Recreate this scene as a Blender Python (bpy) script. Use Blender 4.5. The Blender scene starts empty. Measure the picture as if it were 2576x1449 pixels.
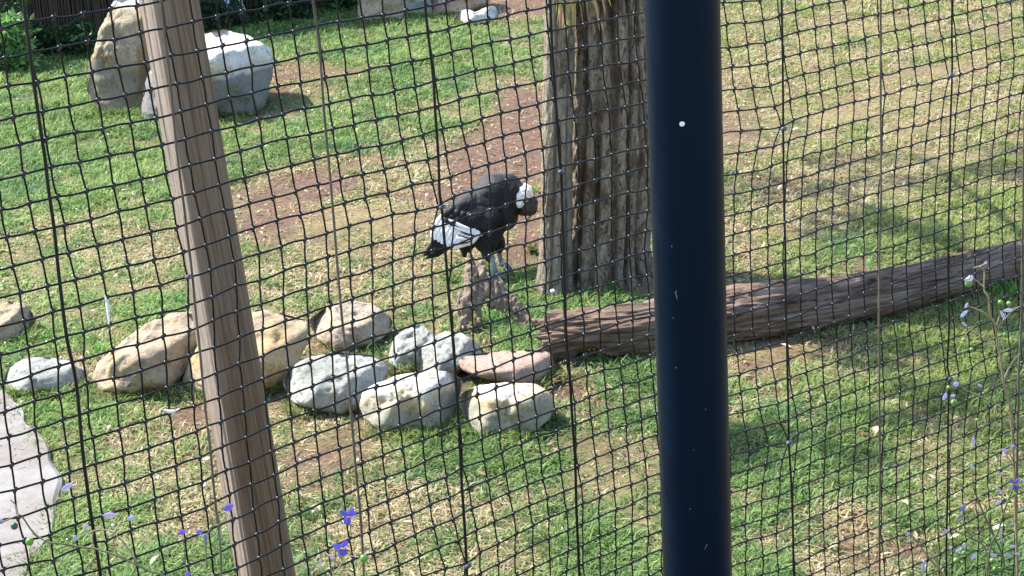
import bpy, bmesh, math, random
import numpy as np
from mathutils import Vector, noise as mn
rnd = random.Random(7)
rs = np.random.RandomState(7)
SC = bpy.context.scene
COL = SC.collection

# ------------------------------------------------------------------ camera, world, sun, exposure
CAMH = 4.2
PITCH, ROLL, FPX = math.radians(20.0), math.radians(3.2), 5200.0
cam = np.array([0.0, 0.0, CAMH])
Fw = np.array([0, math.cos(PITCH), -math.sin(PITCH)])
R0 = np.array([1.0, 0, 0]); U0 = np.array([0, math.sin(PITCH), math.cos(PITCH)])
Rt = R0 * math.cos(ROLL) - U0 * math.sin(ROLL)
Up = R0 * math.sin(ROLL) + U0 * math.cos(ROLL)
cd = bpy.data.cameras.new('camera'); co = bpy.data.objects.new('camera', cd); COL.objects.link(co)
from mathutils import Matrix
co.matrix_world = Matrix(((Rt[0], Up[0], -Fw[0], cam[0]), (Rt[1], Up[1], -Fw[1], cam[1]), (Rt[2], Up[2], -Fw[2], cam[2]), (0, 0, 0, 1)))
cd.sensor_width = 36; cd.lens = 36 * FPX / 2576; cd.clip_end = 1000; cd.clip_start = 0.05
SC.camera = co
SUN_AZ = np.array([-0.88, 0.475]); SUN_EL = math.radians(49)
w = bpy.data.worlds.new('World'); SC.world = w; w.use_nodes = True
nt = w.node_tree; bg = nt.nodes['Background']
sky = nt.nodes.new('ShaderNodeTexSky'); sky.sky_type = 'NISHITA'; sky.sun_disc = False
sky.sun_elevation = SUN_EL; sky.sun_rotation = math.atan2(SUN_AZ[0], SUN_AZ[1])
nt.links.new(sky.outputs[0], bg.inputs[0]); bg.inputs[1].default_value = 0.15
sd = bpy.data.lights.new('sun', 'SUN'); sd.energy = 3.9; sd.angle = math.radians(0.6); sd.color = (1, 0.955, 0.88)
so = bpy.data.objects.new('sun', sd); COL.objects.link(so); so.location = (-8, 6, 20)
tosun = Vector((SUN_AZ[0] * math.cos(SUN_EL), SUN_AZ[1] * math.cos(SUN_EL), math.sin(SUN_EL))).normalized()
so.rotation_euler = (-tosun).to_track_quat('-Z', 'Y').to_euler()
vs = SC.view_settings; vs.view_transform = 'Standard'; vs.look = 'None'; vs.gamma = 1; vs.use_curve_mapping = False
vs.exposure = 1.62

# ------------------------------------------------------------------ helpers
def ray(x, y):
    return Fw + Rt * ((x - 1288) / FPX) - Up * ((y - 724.5) / FPX)
def V(x, y, depth):                       # point seen in that direction at that depth along the view axis
    return cam + ray(x, y) * depth
def G(x, y, z=0.0):                       # point on the level z
    d = ray(x, y); return cam + d * ((z - CAMH) / d[2])
def H(x, y, dist):                        # point at horizontal distance (world y)
    d = ray(x, y); return cam + d * (dist / d[1])
def dep(p):
    return float(np.dot(np.asarray(p) - cam, Fw))
def bankz(y):
    return min(2.4, max(0.0, 4.0 - 0.566 * y))
def gz(x, y):
    b = 4.0 - 0.566 * y
    z = 0.022 * mn.noise(Vector((x * .9, y * .9, 3))) + 0.01 * mn.noise(Vector((x * 3.1, y * 3.1, 8)))
    if b > 0: z = z + min(b, 2.4)
    return z
def tag(o, label=None, cat=None, group=None, kind=None):
    if label: o['label'] = label
    if cat: o['category'] = cat
    if group: o['group'] = group
    if kind: o['kind'] = kind
    return o
def empty(name, loc, label, cat, group=None):
    o = bpy.data.objects.new(name, None); COL.objects.link(o); o.location = Vector(loc); o.empty_display_size = .1
    return tag(o, label, cat, group)
def mkobj(name, verts, faces, mat, parent=None, smooth=True, attrs=None):
    me = bpy.data.meshes.new(name)
    verts = np.asarray(verts, dtype=np.float64)
    org = np.array([0.0, 0, 0])
    if parent is not None: org = np.array(parent.location) if parent.type == 'EMPTY' else np.array(parent.get('org', (0, 0, 0)))
    else:
        org = np.array([verts[:, 0].mean(), verts[:, 1].mean(), verts[:, 2].min()])
    if isinstance(faces, np.ndarray):
        k = faces.shape[1]; n = len(faces)
        me.vertices.add(len(verts)); me.vertices.foreach_set('co', (verts - org).astype(np.float32).ravel())
        me.loops.add(n * k); me.loops.foreach_set('vertex_index', faces.astype(np.int32).ravel())
        me.polygons.add(n); me.polygons.foreach_set('loop_start', np.arange(0, n * k, k, dtype=np.int32))
        me.polygons.foreach_set('loop_total', np.full(n, k, dtype=np.int32))
        me.update(calc_edges=True)
    else:
        me.from_pydata([tuple(v) for v in (verts - org)], [], faces); me.update()
    me.polygons.foreach_set('use_smooth', [smooth] * len(me.polygons))
    if attrs:
        for an, arr in attrs.items():
            arr = np.asarray(arr, dtype=np.float32)
            if arr.ndim == 2:
                a = me.color_attributes.new(an, 'FLOAT_COLOR', 'POINT')
                a.data.foreach_set('color', np.concatenate([arr, np.ones((len(arr), 1), np.float32)], 1).ravel())
            else:
                a = me.attributes.new(an, 'FLOAT', 'POINT'); a.data.foreach_set('value', arr)
    me.materials.append(mat)
    o = bpy.data.objects.new(name, me); COL.objects.link(o)
    if parent is None:
        o.location = org; o['org'] = [float(v) for v in org]
    else:
        o.parent = parent
    return o
def join(parts):
    vs_, fs_, off = [], [], 0
    for v, f in parts:
        v = np.asarray(v); vs_.append(v); fs_.append(np.asarray(f) + off); off += len(v)
    return np.concatenate(vs_), np.concatenate(fs_)
def tube(pts, r, k=6, caps=True, flat=1.0):
    pts = np.asarray(pts, float); n = len(pts)
    r = np.broadcast_to(np.asarray(r, float), (n,))
    t = np.gradient(pts, axis=0); t /= np.linalg.norm(t, axis=1)[:, None] + 1e-12
    ref = np.array([0.31, -0.9, 0.3]); 
    if abs(np.dot(t[0], ref)) > .9: ref = np.array([0.9, .2, .3])
    a = np.cross(t, ref); a /= np.linalg.norm(a, axis=1)[:, None] + 1e-12
    b = np.cross(t, a)
    th = np.linspace(0, 2 * np.pi, k, endpoint=False)
    ring = a[:, None, :] * np.cos(th)[None, :, None] + b[:, None, :] * (flat * np.sin(th))[None, :, None]
    v = (pts[:, None, :] + ring * r[:, None, None]).reshape(-1, 3)
    i = np.arange(n - 1)[:, None] * k; j = np.arange(k)[None, :]; j2 = (j + 1) % k
    f = np.stack([i + j, i + j2, i + k + j2, i + k + j], -1).reshape(-1, 4)
    if caps:
        v = np.concatenate([v, pts[:1], pts[-1:]]); c0 = n * k; c1 = c0 + 1
        jj = np.arange(k); f0 = np.stack([np.full(k, c0), (jj + 1) % k, jj, np.full(k, c0)], -1)
        m = (n - 1) * k; f1 = np.stack([np.full(k, c1), m + jj, m + (jj + 1) % k, np.full(k, c1)], -1)
        # degenerate quads avoided: use tri pairs
        f0[:, 3] = f0[:, 2]; f1[:, 3] = f1[:, 2]
        return v, ('mix', f, f0[:, :3], f1[:, :3])
    return v, f
def tube_obj(name, pts, r, mat, parent=None, k=6, flat=1.0):
    v, fx = tube(pts, r, k, True, flat)
    faces = [tuple(q) for q in fx[1]] + [tuple(q) for q in fx[2]] + [tuple(q) for q in fx[3]]
    return mkobj(name, v, faces, mat, parent)
def smooth_path(pts, n):
    pts = np.asarray(pts, float); m = len(pts)
    P = np.concatenate([[2 * pts[0] - pts[1]], pts, [2 * pts[-1] - pts[-2]]])
    out = []
    for s in np.linspace(0, m - 1, n):
        i = min(int(s), m - 2); u = s - i
        p0, p1, p2, p3 = P[i], P[i + 1], P[i + 2], P[i + 3]
        out.append(.5 * ((2 * p1) + (-p0 + p2) * u + (2 * p0 - 5 * p1 + 4 * p2 - p3) * u * u + (-p0 + 3 * p1 - 3 * p2 + p3) * u ** 3))
    return np.array(out)
_ico = {}
def ico(s):
    if s not in _ico:
        bm = bmesh.new(); bmesh.ops.create_icosphere(bm, subdivisions=s, radius=1)
        v = np.array([x.co[:] for x in bm.verts]); f = np.array([[q.index for q in x.verts] for x in bm.faces]); bm.free(); _ico[s] = (v, f)
    return _ico[s]

# ------------------------------------------------------------------ materials
def newmat(name):
    m = bpy.data.materials.new(name); m.use_nodes = True
    nt = m.node_tree; b = nt.nodes['Principled BSDF']; b.inputs['Roughness'].default_value = .85
    b.inputs['Specular IOR Level'].default_value = .25
    return m, nt, b
def N(nt, t, **kw):
    n = nt.nodes.new(t)
    for k, v in kw.items():
        if k in n.inputs: n.inputs[k].default_value = v
        else: setattr(n, k, v)
    return n
def noise_n(nt, scale, detail=6, rough=.6, vec=None, dist=0.0):
    n = N(nt, 'ShaderNodeTexNoise'); n.inputs['Scale'].default_value = scale; n.inputs['Detail'].default_value = detail
    n.inputs['Roughness'].default_value = rough; n.inputs['Distortion'].default_value = dist
    if vec is not None: nt.links.new(vec, n.inputs['Vector'])
    return n.outputs[0]
def ramp(nt, fac, stops):
    r = nt.nodes.new('ShaderNodeValToRGB'); e = r.color_ramp.elements
    while len(e) < len(stops): e.new(.5)
    for q, (p, c) in zip(e, stops):
        q.position = p; q.color = (*c, 1) if len(c) == 3 else c
    nt.links.new(fac, r.inputs[0]); return r.outputs[0]
def mixc(nt, fac, a, b, mode='MIX'):
    m = nt.nodes.new('ShaderNodeMix'); m.data_type = 'RGBA'; m.blend_type = mode
    if isinstance(fac, float): m.inputs[0].default_value = fac
    else: nt.links.new(fac, m.inputs[0])
    for s, i in ((a, 6), (b, 7)):
        if isinstance(s, tuple): m.inputs[i].default_value = (*s, 1)
        else: nt.links.new(s, m.inputs[i])
    return m.outputs[2]
def bump(nt, b, h, strength, dist):
    n = nt.nodes.new('ShaderNodeBump'); n.inputs['Strength'].default_value = strength; n.inputs['Distance'].default_value = dist
    nt.links.new(h, n.inputs['Height']); nt.links.new(n.outputs[0], b.inputs['Normal']); return n
def objco(nt, sc=(1, 1, 1)):
    t = nt.nodes.new('ShaderNodeTexCoord'); m = nt.nodes.new('ShaderNodeMapping'); m.inputs['Scale'].default_value = sc
    nt.links.new(t.outputs['Object'], m.inputs['Vector']); return m.outputs[0]
G0 = (0, 0, 0); G1 = (1, 1, 1)
def mat_rock(name, a, b_, stain, amt, dark=(.10, .095, .085), seed=0.0, scale=1.0, darkamt=.35, bands=()):
    m, nt, b = newmat(name)
    t = nt.nodes.new('ShaderNodeTexCoord'); mp = nt.nodes.new('ShaderNodeMapping'); mp.inputs['Location'].default_value = (seed, seed * 1.7, -seed)
    nt.links.new(t.outputs['Object'], mp.inputs['Vector']); v = mp.outputs[0]
    n1 = noise_n(nt, 5 * scale, 8, .62, v, .4); n2 = noise_n(nt, 2.6 * scale, 5, .6, v, 1.0); n3 = noise_n(nt, 34, 8, .7, v); n4 = noise_n(nt, 9 * scale, 10, .75, v, .5)
    c = mixc(nt, ramp(nt, n1, [(.38, G0), (.62, G1)]), a, b_)
    c = mixc(nt, ramp(nt, n2, [(.62 - amt * .3, G0), (.72 - amt * .25, G1)]), c, stain)
    c = mixc(nt, ramp(nt, n4, [(.56, G0), (.70, (darkamt,) * 3)]), c, dark)
    c = mixc(nt, .55, c, ramp(nt, n3, [(.3, (.5, .5, .5)), (.65, (1.08, 1.08, 1.08))]), 'MULTIPLY')
    for (axis, thr, soft, col_, sgn, amp) in bands:      # sedimentary layers and tone bands by height or side
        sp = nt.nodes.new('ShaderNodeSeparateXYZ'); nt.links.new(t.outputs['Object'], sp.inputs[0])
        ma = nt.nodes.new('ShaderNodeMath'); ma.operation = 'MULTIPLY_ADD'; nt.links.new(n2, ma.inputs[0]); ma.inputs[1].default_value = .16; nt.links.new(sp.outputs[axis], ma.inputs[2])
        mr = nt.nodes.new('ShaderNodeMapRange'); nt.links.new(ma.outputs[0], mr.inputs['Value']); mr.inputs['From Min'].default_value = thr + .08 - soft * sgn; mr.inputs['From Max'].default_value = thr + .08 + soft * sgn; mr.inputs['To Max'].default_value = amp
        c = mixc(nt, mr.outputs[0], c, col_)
    n5 = noise_n(nt, 16 * scale, 8, .8, v, 2.2); c = mixc(nt, ramp(nt, n5, [(.40, (.75, .75, .75)), (.455, G0)]), c, dark)
    nt.links.new(c, b.inputs['Base Color']); b.inputs['Roughness'].default_value = .92
    h = mixc(nt, .5, mixc(nt, .5, n3, n5), n4); bump(nt, b, h, 1.0, .035)
    return m
def mat_simple(name, c, rough=.7, var=.25, scale=20, spec=.3, bumpd=0.0, stretch=(1, 1, 1)):
    m, nt, b = newmat(name); v = objco(nt, stretch)
    n = noise_n(nt, scale, 6, .6, v)
    lo = tuple(x * (1 - var) for x in c); hi = tuple(min(1, x * (1 + var)) for x in c)
    nt.links.new(ramp(nt, n, [(.3, lo), (.7, hi)]), b.inputs['Base Color']); b.inputs['Roughness'].default_value = rough
    b.inputs['Specular IOR Level'].default_value = spec
    if bumpd: bump(nt, b, n, .8, bumpd)
    return m
def mat_leaf(name, transl=.35, attr='Col', rough=.5, spec=.25):
    m, nt, b = newmat(name)
    at = N(nt, 'ShaderNodeVertexColor'); at.layer_name = attr
    nt.links.new(at.outputs[0], b.inputs['Base Color']); b.inputs['Roughness'].default_value = rough; b.inputs['Specular IOR Level'].default_value = spec
    tr = nt.nodes.new('ShaderNodeBsdfTranslucent'); nt.links.new(at.outputs[0], tr.inputs[0])
    mx = nt.nodes.new('ShaderNodeMixShader'); mx.inputs[0].default_value = transl
    out = nt.nodes['Material Output']
    nt.links.new(b.outputs[0], mx.inputs[1]); nt.links.new(tr.outputs[0], mx.inputs[2]); nt.links.new(mx.outputs[0], out.inputs[0])
    return m

# ------------------------------------------------------------------ ground cover zones (placed on the ground, in metres)
# px, py, rx, ry, green, cover, dirt
ZON = [
 (150,260,330,170,.95,1.0,0),(700,90,260,70,.95,1.0,0),(1000,130,260,80,.85,1.0,0),(900,270,200,60,.75,.9,0),(330,400,300,110,.8,.95,0),
 (60,420,150,120,.95,1,0),(1250,110,130,50,.5,.8,.1),(1280,20,100,22,.1,.15,.95),(1180,20,40,15,.2,.3,.7),(1100,290,130,50,.6,.9,0),
 (1000,965,25,16,.2,.4,1.0),(890,985,18,30,.2,.3,1.0),(1145,900,14,14,.3,.4,.9),(1150,985,10,40,.1,.3,1.0),(740,880,40,12,.3,.4,.8),(1020,950,60,8,.1,.3,1.0),(1400,960,25,40,.2,.2,1.0),(1190,970,60,8,.1,.2,1.0),(1500,735,110,12,.3,.45,.9),(1370,745,30,12,.4,.5,.8),(700,990,30,16,.3,.4,.8),(1300,300,70,70,.1,.15,1.0),(1250,400,90,60,.1,.15,1.0),(1160,490,110,50,.15,.25,.95),(1050,440,60,30,.35,.8,.1),(1100,560,60,60,.25,.6,.5),(760,490,120,35,.12,.25,.95),(640,560,90,40,.2,.35,.8),(950,540,60,30,.3,.8,.1),(860,420,80,25,.2,.4,.6),(1350,600,50,60,.3,.3,.7),
 (880,190,60,20,.2,.4,.6),(740,190,70,40,.1,.2,.95),(600,300,70,18,.1,.15,1.0),(900,600,200,90,.25,.7,.25),(400,600,200,100,.35,.75,.15),(120,650,160,120,.4,.75,.1),
 (420,760,60,35,.85,1,0),(90,830,110,70,.85,1,0),(230,880,60,30,.3,.5,.5),(760,700,150,60,.3,.7,.2),(980,760,100,40,.35,.8,.2),
 (1130,760,60,50,.7,1,0),(1320,700,80,50,.9,1,0),(1290,860,90,40,.85,1,0),(1150,860,60,30,.3,.5,.4),(1480,740,150,30,.9,1,0),(1400,890,50,60,.6,.7,.2),
 (1430,990,50,60,.2,.3,.8),(850,850,50,40,.25,.5,.5),(680,1000,60,60,.6,.8,.2),
 (110,1030,80,50,.85,1,0),(180,1150,60,100,.8,1,0),(250,1330,80,110,.85,1,0),(340,1010,80,40,.6,.9,.1),(430,1090,140,60,.2,.5,.55),(330,1170,130,50,.5,.85,.1),
 (350,1250,130,60,.35,.75,.25),(450,1400,150,60,.75,1,0),(850,1100,120,40,.3,.6,.4),(880,1190,130,40,.25,.5,.55),(800,1350,110,110,.45,.85,.1),(1060,1330,160,90,.35,.8,.2),
 (1250,1130,200,60,.85,1,0),(1180,1200,120,40,.5,.8,.1),(1400,1260,200,70,.5,.85,.1),(1550,1150,120,60,.35,.8,.2),(1520,1370,140,80,.75,1,0),(1550,980,120,50,.8,1,0),(1480,1060,100,40,.6,.9,0),
 (2000,1180,260,120,.9,1,0),(1880,1050,100,50,.6,.9,.1),(2350,980,200,90,.85,1,0),(2480,850,150,60,.95,1,0),(2200,900,120,50,.55,.8,.2),(2000,900,130,35,.25,.5,.5),
 (2100,1380,200,70,.3,.6,.45),(2450,1200,150,70,.55,.85,.2),(2350,1100,120,60,.6,.8,.2),(1900,1380,70,80,.7,.9,0),(2500,1400,100,70,.85,1,0),(1960,1290,120,40,.5,.8,.1),
 (2190,630,120,35,.95,1,0),(2450,560,150,60,.85,1,0),(1900,660,110,50,.45,.75,.25),(2000,540,200,50,.28,.75,.2),(2350,440,200,50,.45,.85,.1),(2300,250,280,120,.32,.85,.15),
 (1950,120,150,100,.36,.8,.2),(1880,330,80,120,.25,.55,.45),(2050,420,150,60,.4,.7,.3),(2150,700,300,35,.3,.6,.35),(2460,60,120,60,.45,.75,.25),(2250,60,120,50,.3,.8,.15),(2100,250,120,60,.32,.75,.2),
]
zc = []
for (px, py, rx, ry, g, c, d) in ZON:
    p = G(px, py); Z = dep(p); sa = CAMH / np.linalg.norm(p - cam)
    zc.append((p[0], p[1], rx * Z / FPX, ry * Z / FPX / sa, g, c, d))
zc = np.array(zc)
def vnoise(x, y, s, seed):                     # cheap value noise on arrays
    X = x * s + seed * 17.3; Y = y * s - seed * 9.1
    xi = np.floor(X).astype(np.int64); yi = np.floor(Y).astype(np.int64); fx = X - xi; fy = Y - yi
    fx = fx * fx * (3 - 2 * fx); fy = fy * fy * (3 - 2 * fy)
    def h(a, b):
        q = (a * 374761393 + b * 668265263 + seed * 974711) & 0xffffffff
        q = ((q ^ (q >> 13)) * 1274126177) & 0xffffffff
        return ((q ^ (q >> 16)) & 0xffff) / 65535.0
    return (h(xi, yi) * (1 - fx) + h(xi + 1, yi) * fx) * (1 - fy) + (h(xi, yi + 1) * (1 - fx) + h(xi + 1, yi + 1) * fx) * fy
def zones(x, y):
    x = np.asarray(x, float); y = np.asarray(y, float)
    xx = x + .22 * (vnoise(x, y, 2.2, 1) - .5) + .1 * (vnoise(x, y, 7, 2) - .5); yy = y + .5 * (vnoise(x, y, 1.6, 3) - .5) + .2 * (vnoise(x, y, 6, 4) - .5)
    W = np.full(x.shape, .10); g = W * .5; c = W * .85; d = W * .1
    for (cx, cy, rx, ry, gg, cc, dd) in zc:
        wv = np.exp(-(((xx - cx) / rx) ** 2 + ((yy - cy) / ry) ** 2)) + 0
        W = W + wv; g = g + wv * gg; c = c + wv * cc; d = d + wv * dd
    g, c, d = g / W, c / W, d / W
    n1 = vnoise(x, y, 4.5, 5) - .5; n2 = vnoise(x, y, 11, 6) - .5; n3 = vnoise(x, y, 26, 9) - .5
    g = g + .45 * n1 + .3 * n2; c = c - .3 * n2 + .2 * n1 - .15 * n3; d = d + .5 * n2 - .2 * n1
    return np.clip(g, 0, 1), np.clip(c, 0, 1), np.clip(d, 0, 1)
# ------------------------------------------------------------------ ground sheet
xs = np.concatenate([[-250, -120, -60, -30, -16, -10, -7.5], np.arange(-6, 6.5, .06), [7.5, 10, 16, 30, 60, 120, 250]])
ys = np.concatenate([[-80, -30, -10, -3, 0, 1.5], np.arange(2.6, 7.2, .15), np.arange(7.2, 20.6, .06), [21.5, 23, 26, 32, 45, 70, 110, 180, 300]])
XX, YY = np.meshgrid(xs, ys)
ZZ = np.array([gz(a, b) for a, b in zip(XX.ravel(), YY.ravel())])
gg_, cc_, dd_ = zones(XX.ravel(), YY.ravel())
ZZ = ZZ + .012 * (vnoise(XX.ravel(), YY.ravel(), 9, 12) - .5) + .014 * (vnoise(XX.ravel(), YY.ravel(), 3.5, 13) - .5)
def lerp(a, b, t): return a + (b - a) * np.asarray(t)[:, None]
soil = np.tile([.165, .10, .07], (len(gg_), 1)); thatch = np.tile([.30, .24, .12], (len(gg_), 1)); grn = np.tile([.10, .14, .04], (len(gg_), 1))
gc = lerp(thatch, grn, np.clip(gg_ * 1.1 - .1, 0, 1)); gc = lerp(gc, soil, np.clip(dd_ * 1.5, 0, 1))
ny, nx = XX.shape; i = (np.arange(ny - 1)[:, None] * nx + np.arange(nx - 1)[None, :]).ravel()
m, nt, b = newmat('soil_and_thatch'); at = N(nt, 'ShaderNodeVertexColor'); at.layer_name = 'Col'
v = objco(nt); n1 = noise_n(nt, 30, 10, .75, v, .6); n2 = noise_n(nt, 5, 6, .6, v); n3 = noise_n(nt, 110, 6, .8, v)
c = mixc(nt, .9, at.outputs[0], ramp(nt, n1, [(.32, (.42, .42, .42)), (.62, (1.25, 1.2, 1.1))]), 'MULTIPLY')
c = mixc(nt, .6, c, ramp(nt, n2, [(.3, (.75, .75, .75)), (.7, (1.2, 1.18, 1.15))]), 'MULTIPLY')
c = mixc(nt, ramp(nt, n3, [(.6, G0), (.72, (.5, .5, .5))]), c, (.40, .33, .26))
nt.links.new(c, b.inputs['Base Color']); bump(nt, b, n1, 1.0, .03)
tag(mkobj('ground', np.stack([XX.ravel(), YY.ravel(), ZZ], 1), np.stack([i, i + 1, i + nx + 1, i + nx], 1), m, attrs={'Col': gc}), kind='structure')

# concrete path, bottom left
PATHP = [(-330, 960), (0, 978), (30, 990), (55, 1030), (92, 1085), (118, 1120), (142, 1165), (152, 1215), (146, 1270), (135, 1330), (105, 1375), (70, 1400), (62, 1449), (40, 1560), (-400, 1560)]
poly = [G(x, y, .035) for x, y in PATHP]
top = []
for q in range(len(poly)):
    a, b2 = poly[q], poly[(q + 1) % len(poly)]
    for s in np.linspace(0, 1, 10, endpoint=False):
        p = a + (b2 - a) * s; p = p + np.array([mn.noise(Vector(p * 4)), mn.noise(Vector(p * 4 + 9)), 0]) * .03
        top.append(p)
top = np.array(top); n = len(top); bot = top.copy(); bot[:, 2] = -.15; inn = top.copy(); cen = top.mean(0)
top2 = top + (cen - top) / np.linalg.norm(cen - top, axis=1)[:, None] * .02; top1 = top.copy(); top1[:, 2] -= .012
vv = np.concatenate([bot, top1, top2]); ff = []
for a in range(n):
    b2 = (a + 1) % n; ff += [(a, b2, n + b2, n + a), (n + a, n + b2, 2 * n + b2, 2 * n + a)]
ff.append(tuple(range(2 * n, 3 * n)))
m, nt, b = newmat('path_concrete'); v = objco(nt); n1 = noise_n(nt, 3, 8, .65, v); n2 = noise_n(nt, 60, 6, .8, v)
c = mixc(nt, ramp(nt, n1, [(.35, G0), (.62, G1)]), (.30, .29, .28), (.20, .175, .155)); c = mixc(nt, .6, c, ramp(nt, n2, [(.3, (.75, .75, .75)), (.7, (1.1, 1.1, 1.1))]), 'MULTIPLY')
v3 = N(nt, 'ShaderNodeTexVoronoi'); v3.feature = 'DISTANCE_TO_EDGE'; v3.inputs['Scale'].default_value = .45; mx = N(nt, 'ShaderNodeMixRGB'); 
nt.links.new(v, v3.inputs['Vector'])
c = mixc(nt, ramp(nt, v3.outputs['Distance'], [(.0, (.5, .5, .5)), (.006, G0)]), c, (.07, .06, .05))
nt.links.new(c, b.inputs['Base Color']); bump(nt, b, n2, .6, .01)
tag(mkobj('path', vv, ff, m, smooth=False), kind='structure')

# ------------------------------------------------------------------ rocks
ROCKS = []
def rock(name, poly, mat, label, T=.9, edge=.1, back=2.0, front=.5, rough=.05, seed=0, sub=5, parent=None, box=.38, contact=None, group=None, gdepth=None, lift=0.0, crack=None, facets=.05):
    P = np.array(poly, float); cx, cy = (P.max(0) + P.min(0)) / 2 * .5 + P.mean(0) * .5
    by = P[:, 1].max(); bx = P[P[:, 1].argmax(), 0]
    g = G(*(contact or (bx, by - 4)));  Z0 = dep(g) if gdepth is None else gdepth
    sc = Z0 / FPX
    # radial silhouette
    A = np.linspace(-np.pi, np.pi, 181); R = np.zeros(181)
    for q, an in enumerate(A):
        dx, dy = math.cos(an), -math.sin(an); best = 1.0
        for k in range(len(P)):
            x1, y1 = P[k] - (cx, cy); x2, y2 = P[(k + 1) % len(P)] - (cx, cy); ex, ey = x2 - x1, y2 - y1
            den = dx * ey - dy * ex
            if abs(den) < 1e-9: continue
            t = (x1 * ey - y1 * ex) / den; u = (x1 * dy - y1 * dx) / den
            if t > 0 and -1e-6 <= u <= 1 + 1e-6: best = max(best, t)
        R[q] = best
    Rs = R.copy()
    for _ in range(1): Rs[1:-1] = (Rs[:-2] + 2 * Rs[1:-1] + Rs[2:]) / 4; Rs[0] = Rs[-1] = (Rs[1] + Rs[-2]) / 2
    v, f = ico(sub); a, b_, c = v[:, 0], v[:, 1], v[:, 2]
    rho = np.sqrt(a * a + b_ * b_); phi = np.arctan2(b_, a); rad = np.interp(phi, A, Rs)
    X = rho * rad * np.cos(phi) * sc; Y = rho * rad * np.sin(phi) * sc
    w_ = (P[:, 0].max() - P[:, 0].min()) * .5 * sc; hh = (P[:, 1].max() - P[:, 1].min()) * .5 * sc
    Th = T * min(w_, hh * 1.4) if w_ < hh * 3 else T * hh
    cz = np.sign(c) * np.abs(c) ** (box * 2) * Th
    eb = edge * hh; rr_ = random.Random(seed * 31 + 5)
    ebx = eb + .10 * hh * np.sin(X / w_ * 3 + seed)
    env = [-Th * .98 + back * (Y - ebx), -Th * .98 + front * (ebx - Y)]
    for q in range(10):
        an = rr_.choice([0, math.pi, rr_.uniform(0, 6.28), rr_.uniform(-.6, .6), math.pi + rr_.uniform(-.6, .6)]); gr = rr_.uniform(.6, 1.7)
        env.append(-Th * rr_.uniform(.70, 1.0) + gr * (X * math.cos(an) + Y * math.sin(an) - rr_.uniform(.25, .6) * (abs(math.cos(an)) * w_ + abs(math.sin(an)) * hh)))
    E = np.stack([cz] + env); kk = 75 / max(.05, w_ + hh); S = np.log(np.exp((E - E.max(0)) * kk).sum(0)) / kk + E.max(0)
    D = np.where(c < 0, np.minimum(S, Th * .6), cz) + .38 * Y
    low = (c < .2) & (Y < np.sort(Y)[int(len(Y) * .04)]); D0_ = D[low].mean()
    D = D - D0_
    o = cam + ray(cx, cy) * Z0
    n3 = np.empty((len(v), 3))
    for q in range(len(v)):
        p = Vector((X[q] * 3.1 / (w_ * 2 + .1), Y[q] * 3.1 / (w_ * 2 + .1), D[q] * 3.1 / (w_ * 2 + .1))) + Vector((seed * 3.3, seed, -seed * 2))
        r1 = mn.fractal(p * 1.6, .75, 2.2, 6); r2 = mn.voronoi(p * 1.5 * .8)[0]; r3 = mn.ridged_multi_fractal(p * 1.2, .9, 2.2, 3, 1, 2) - 1.0
        am = rough * 1.25 * r1 + facets * ((r2[1] - r2[0]) * -1 + .35) * .8 - .03 * max(0, r3)
        n3[q] = (am * a[q] * .6, am * b_[q] * .6, am * c[q] * 1.5)
    s = min(w_, hh) * 2
    X = X + n3[:, 0] * s * .9; Y = Y + n3[:, 1] * s * .9; D = D + n3[:, 2] * s * 1.3
    W3 = o + X[:, None] * Rt + Y[:, None] * Up + D[:, None] * Fw
    W3[:, 2] += lift
    W3[:, 2] -= .012; ROCKS.append((cam[0] + 0, W3[(c < .35) & (np.abs(W3[:, 2] - .015) < .05)]))
    obj = mkobj(name, W3, f, mat, parent)
    if parent is None: tag(obj, label, 'rock', group)
    return obj
M_tan = mat_rock('tan_sandstone', (.46, .37, .25), (.38, .30, .21), (.50, .33, .15), .25, seed=1.3)
M_yel = mat_rock('yellow_sandstone', (.50, .39, .24), (.40, .32, .21), (.56, .38, .18), .35, seed=4.2)
M_yel2 = mat_rock('pale_yellow_sandstone', (.48, .40, .29), (.40, .33, .26), (.56, .40, .20), .3, seed=8.1)
M_gry = mat_rock('lichen_grey_stone', (.47, .465, .42), (.34, .345, .30), (.50, .46, .33), .1, seed=2.7, darkamt=.5)
M_wht = mat_rock('white_sandstone', (.74, .71, .66), (.62, .60, .55), (.64, .52, .32), .22, seed=6.0)
M_why = mat_rock('white_yellow_sandstone', (.66, .64, .60), (.60, .57, .50), (.66, .55, .34), .3, seed=9.3, bands=[(2, .235, .012, (.60, .44, .24), -1, .75), (2, .20, .02, (.31, .30, .24), -1, .85)])
M_pnk = mat_rock('pink_sandstone', (.47, .34, .27), (.40, .27, .21), (.45, .40, .24), .3, seed=3.1)
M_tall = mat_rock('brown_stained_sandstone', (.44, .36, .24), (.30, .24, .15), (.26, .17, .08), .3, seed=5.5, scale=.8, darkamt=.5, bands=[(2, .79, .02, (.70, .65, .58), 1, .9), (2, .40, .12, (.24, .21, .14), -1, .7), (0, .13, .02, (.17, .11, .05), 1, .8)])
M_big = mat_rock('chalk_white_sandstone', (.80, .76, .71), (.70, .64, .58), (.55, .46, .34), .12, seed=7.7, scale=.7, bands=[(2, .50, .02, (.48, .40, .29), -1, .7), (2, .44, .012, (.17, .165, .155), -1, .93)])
GR = 'stones edging the grass in front of the stump'
rock('rock', [(215,965),(232,915),(330,830),(398,786),(440,780),(485,792),(498,850),(478,915),(436,965),(380,985),(300,985)], M_tan, 'large tan sandstone slab lying left of the leaning wooden post', T=1.0, edge=-.15, back=1.5, seed=1, group=GR)
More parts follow.
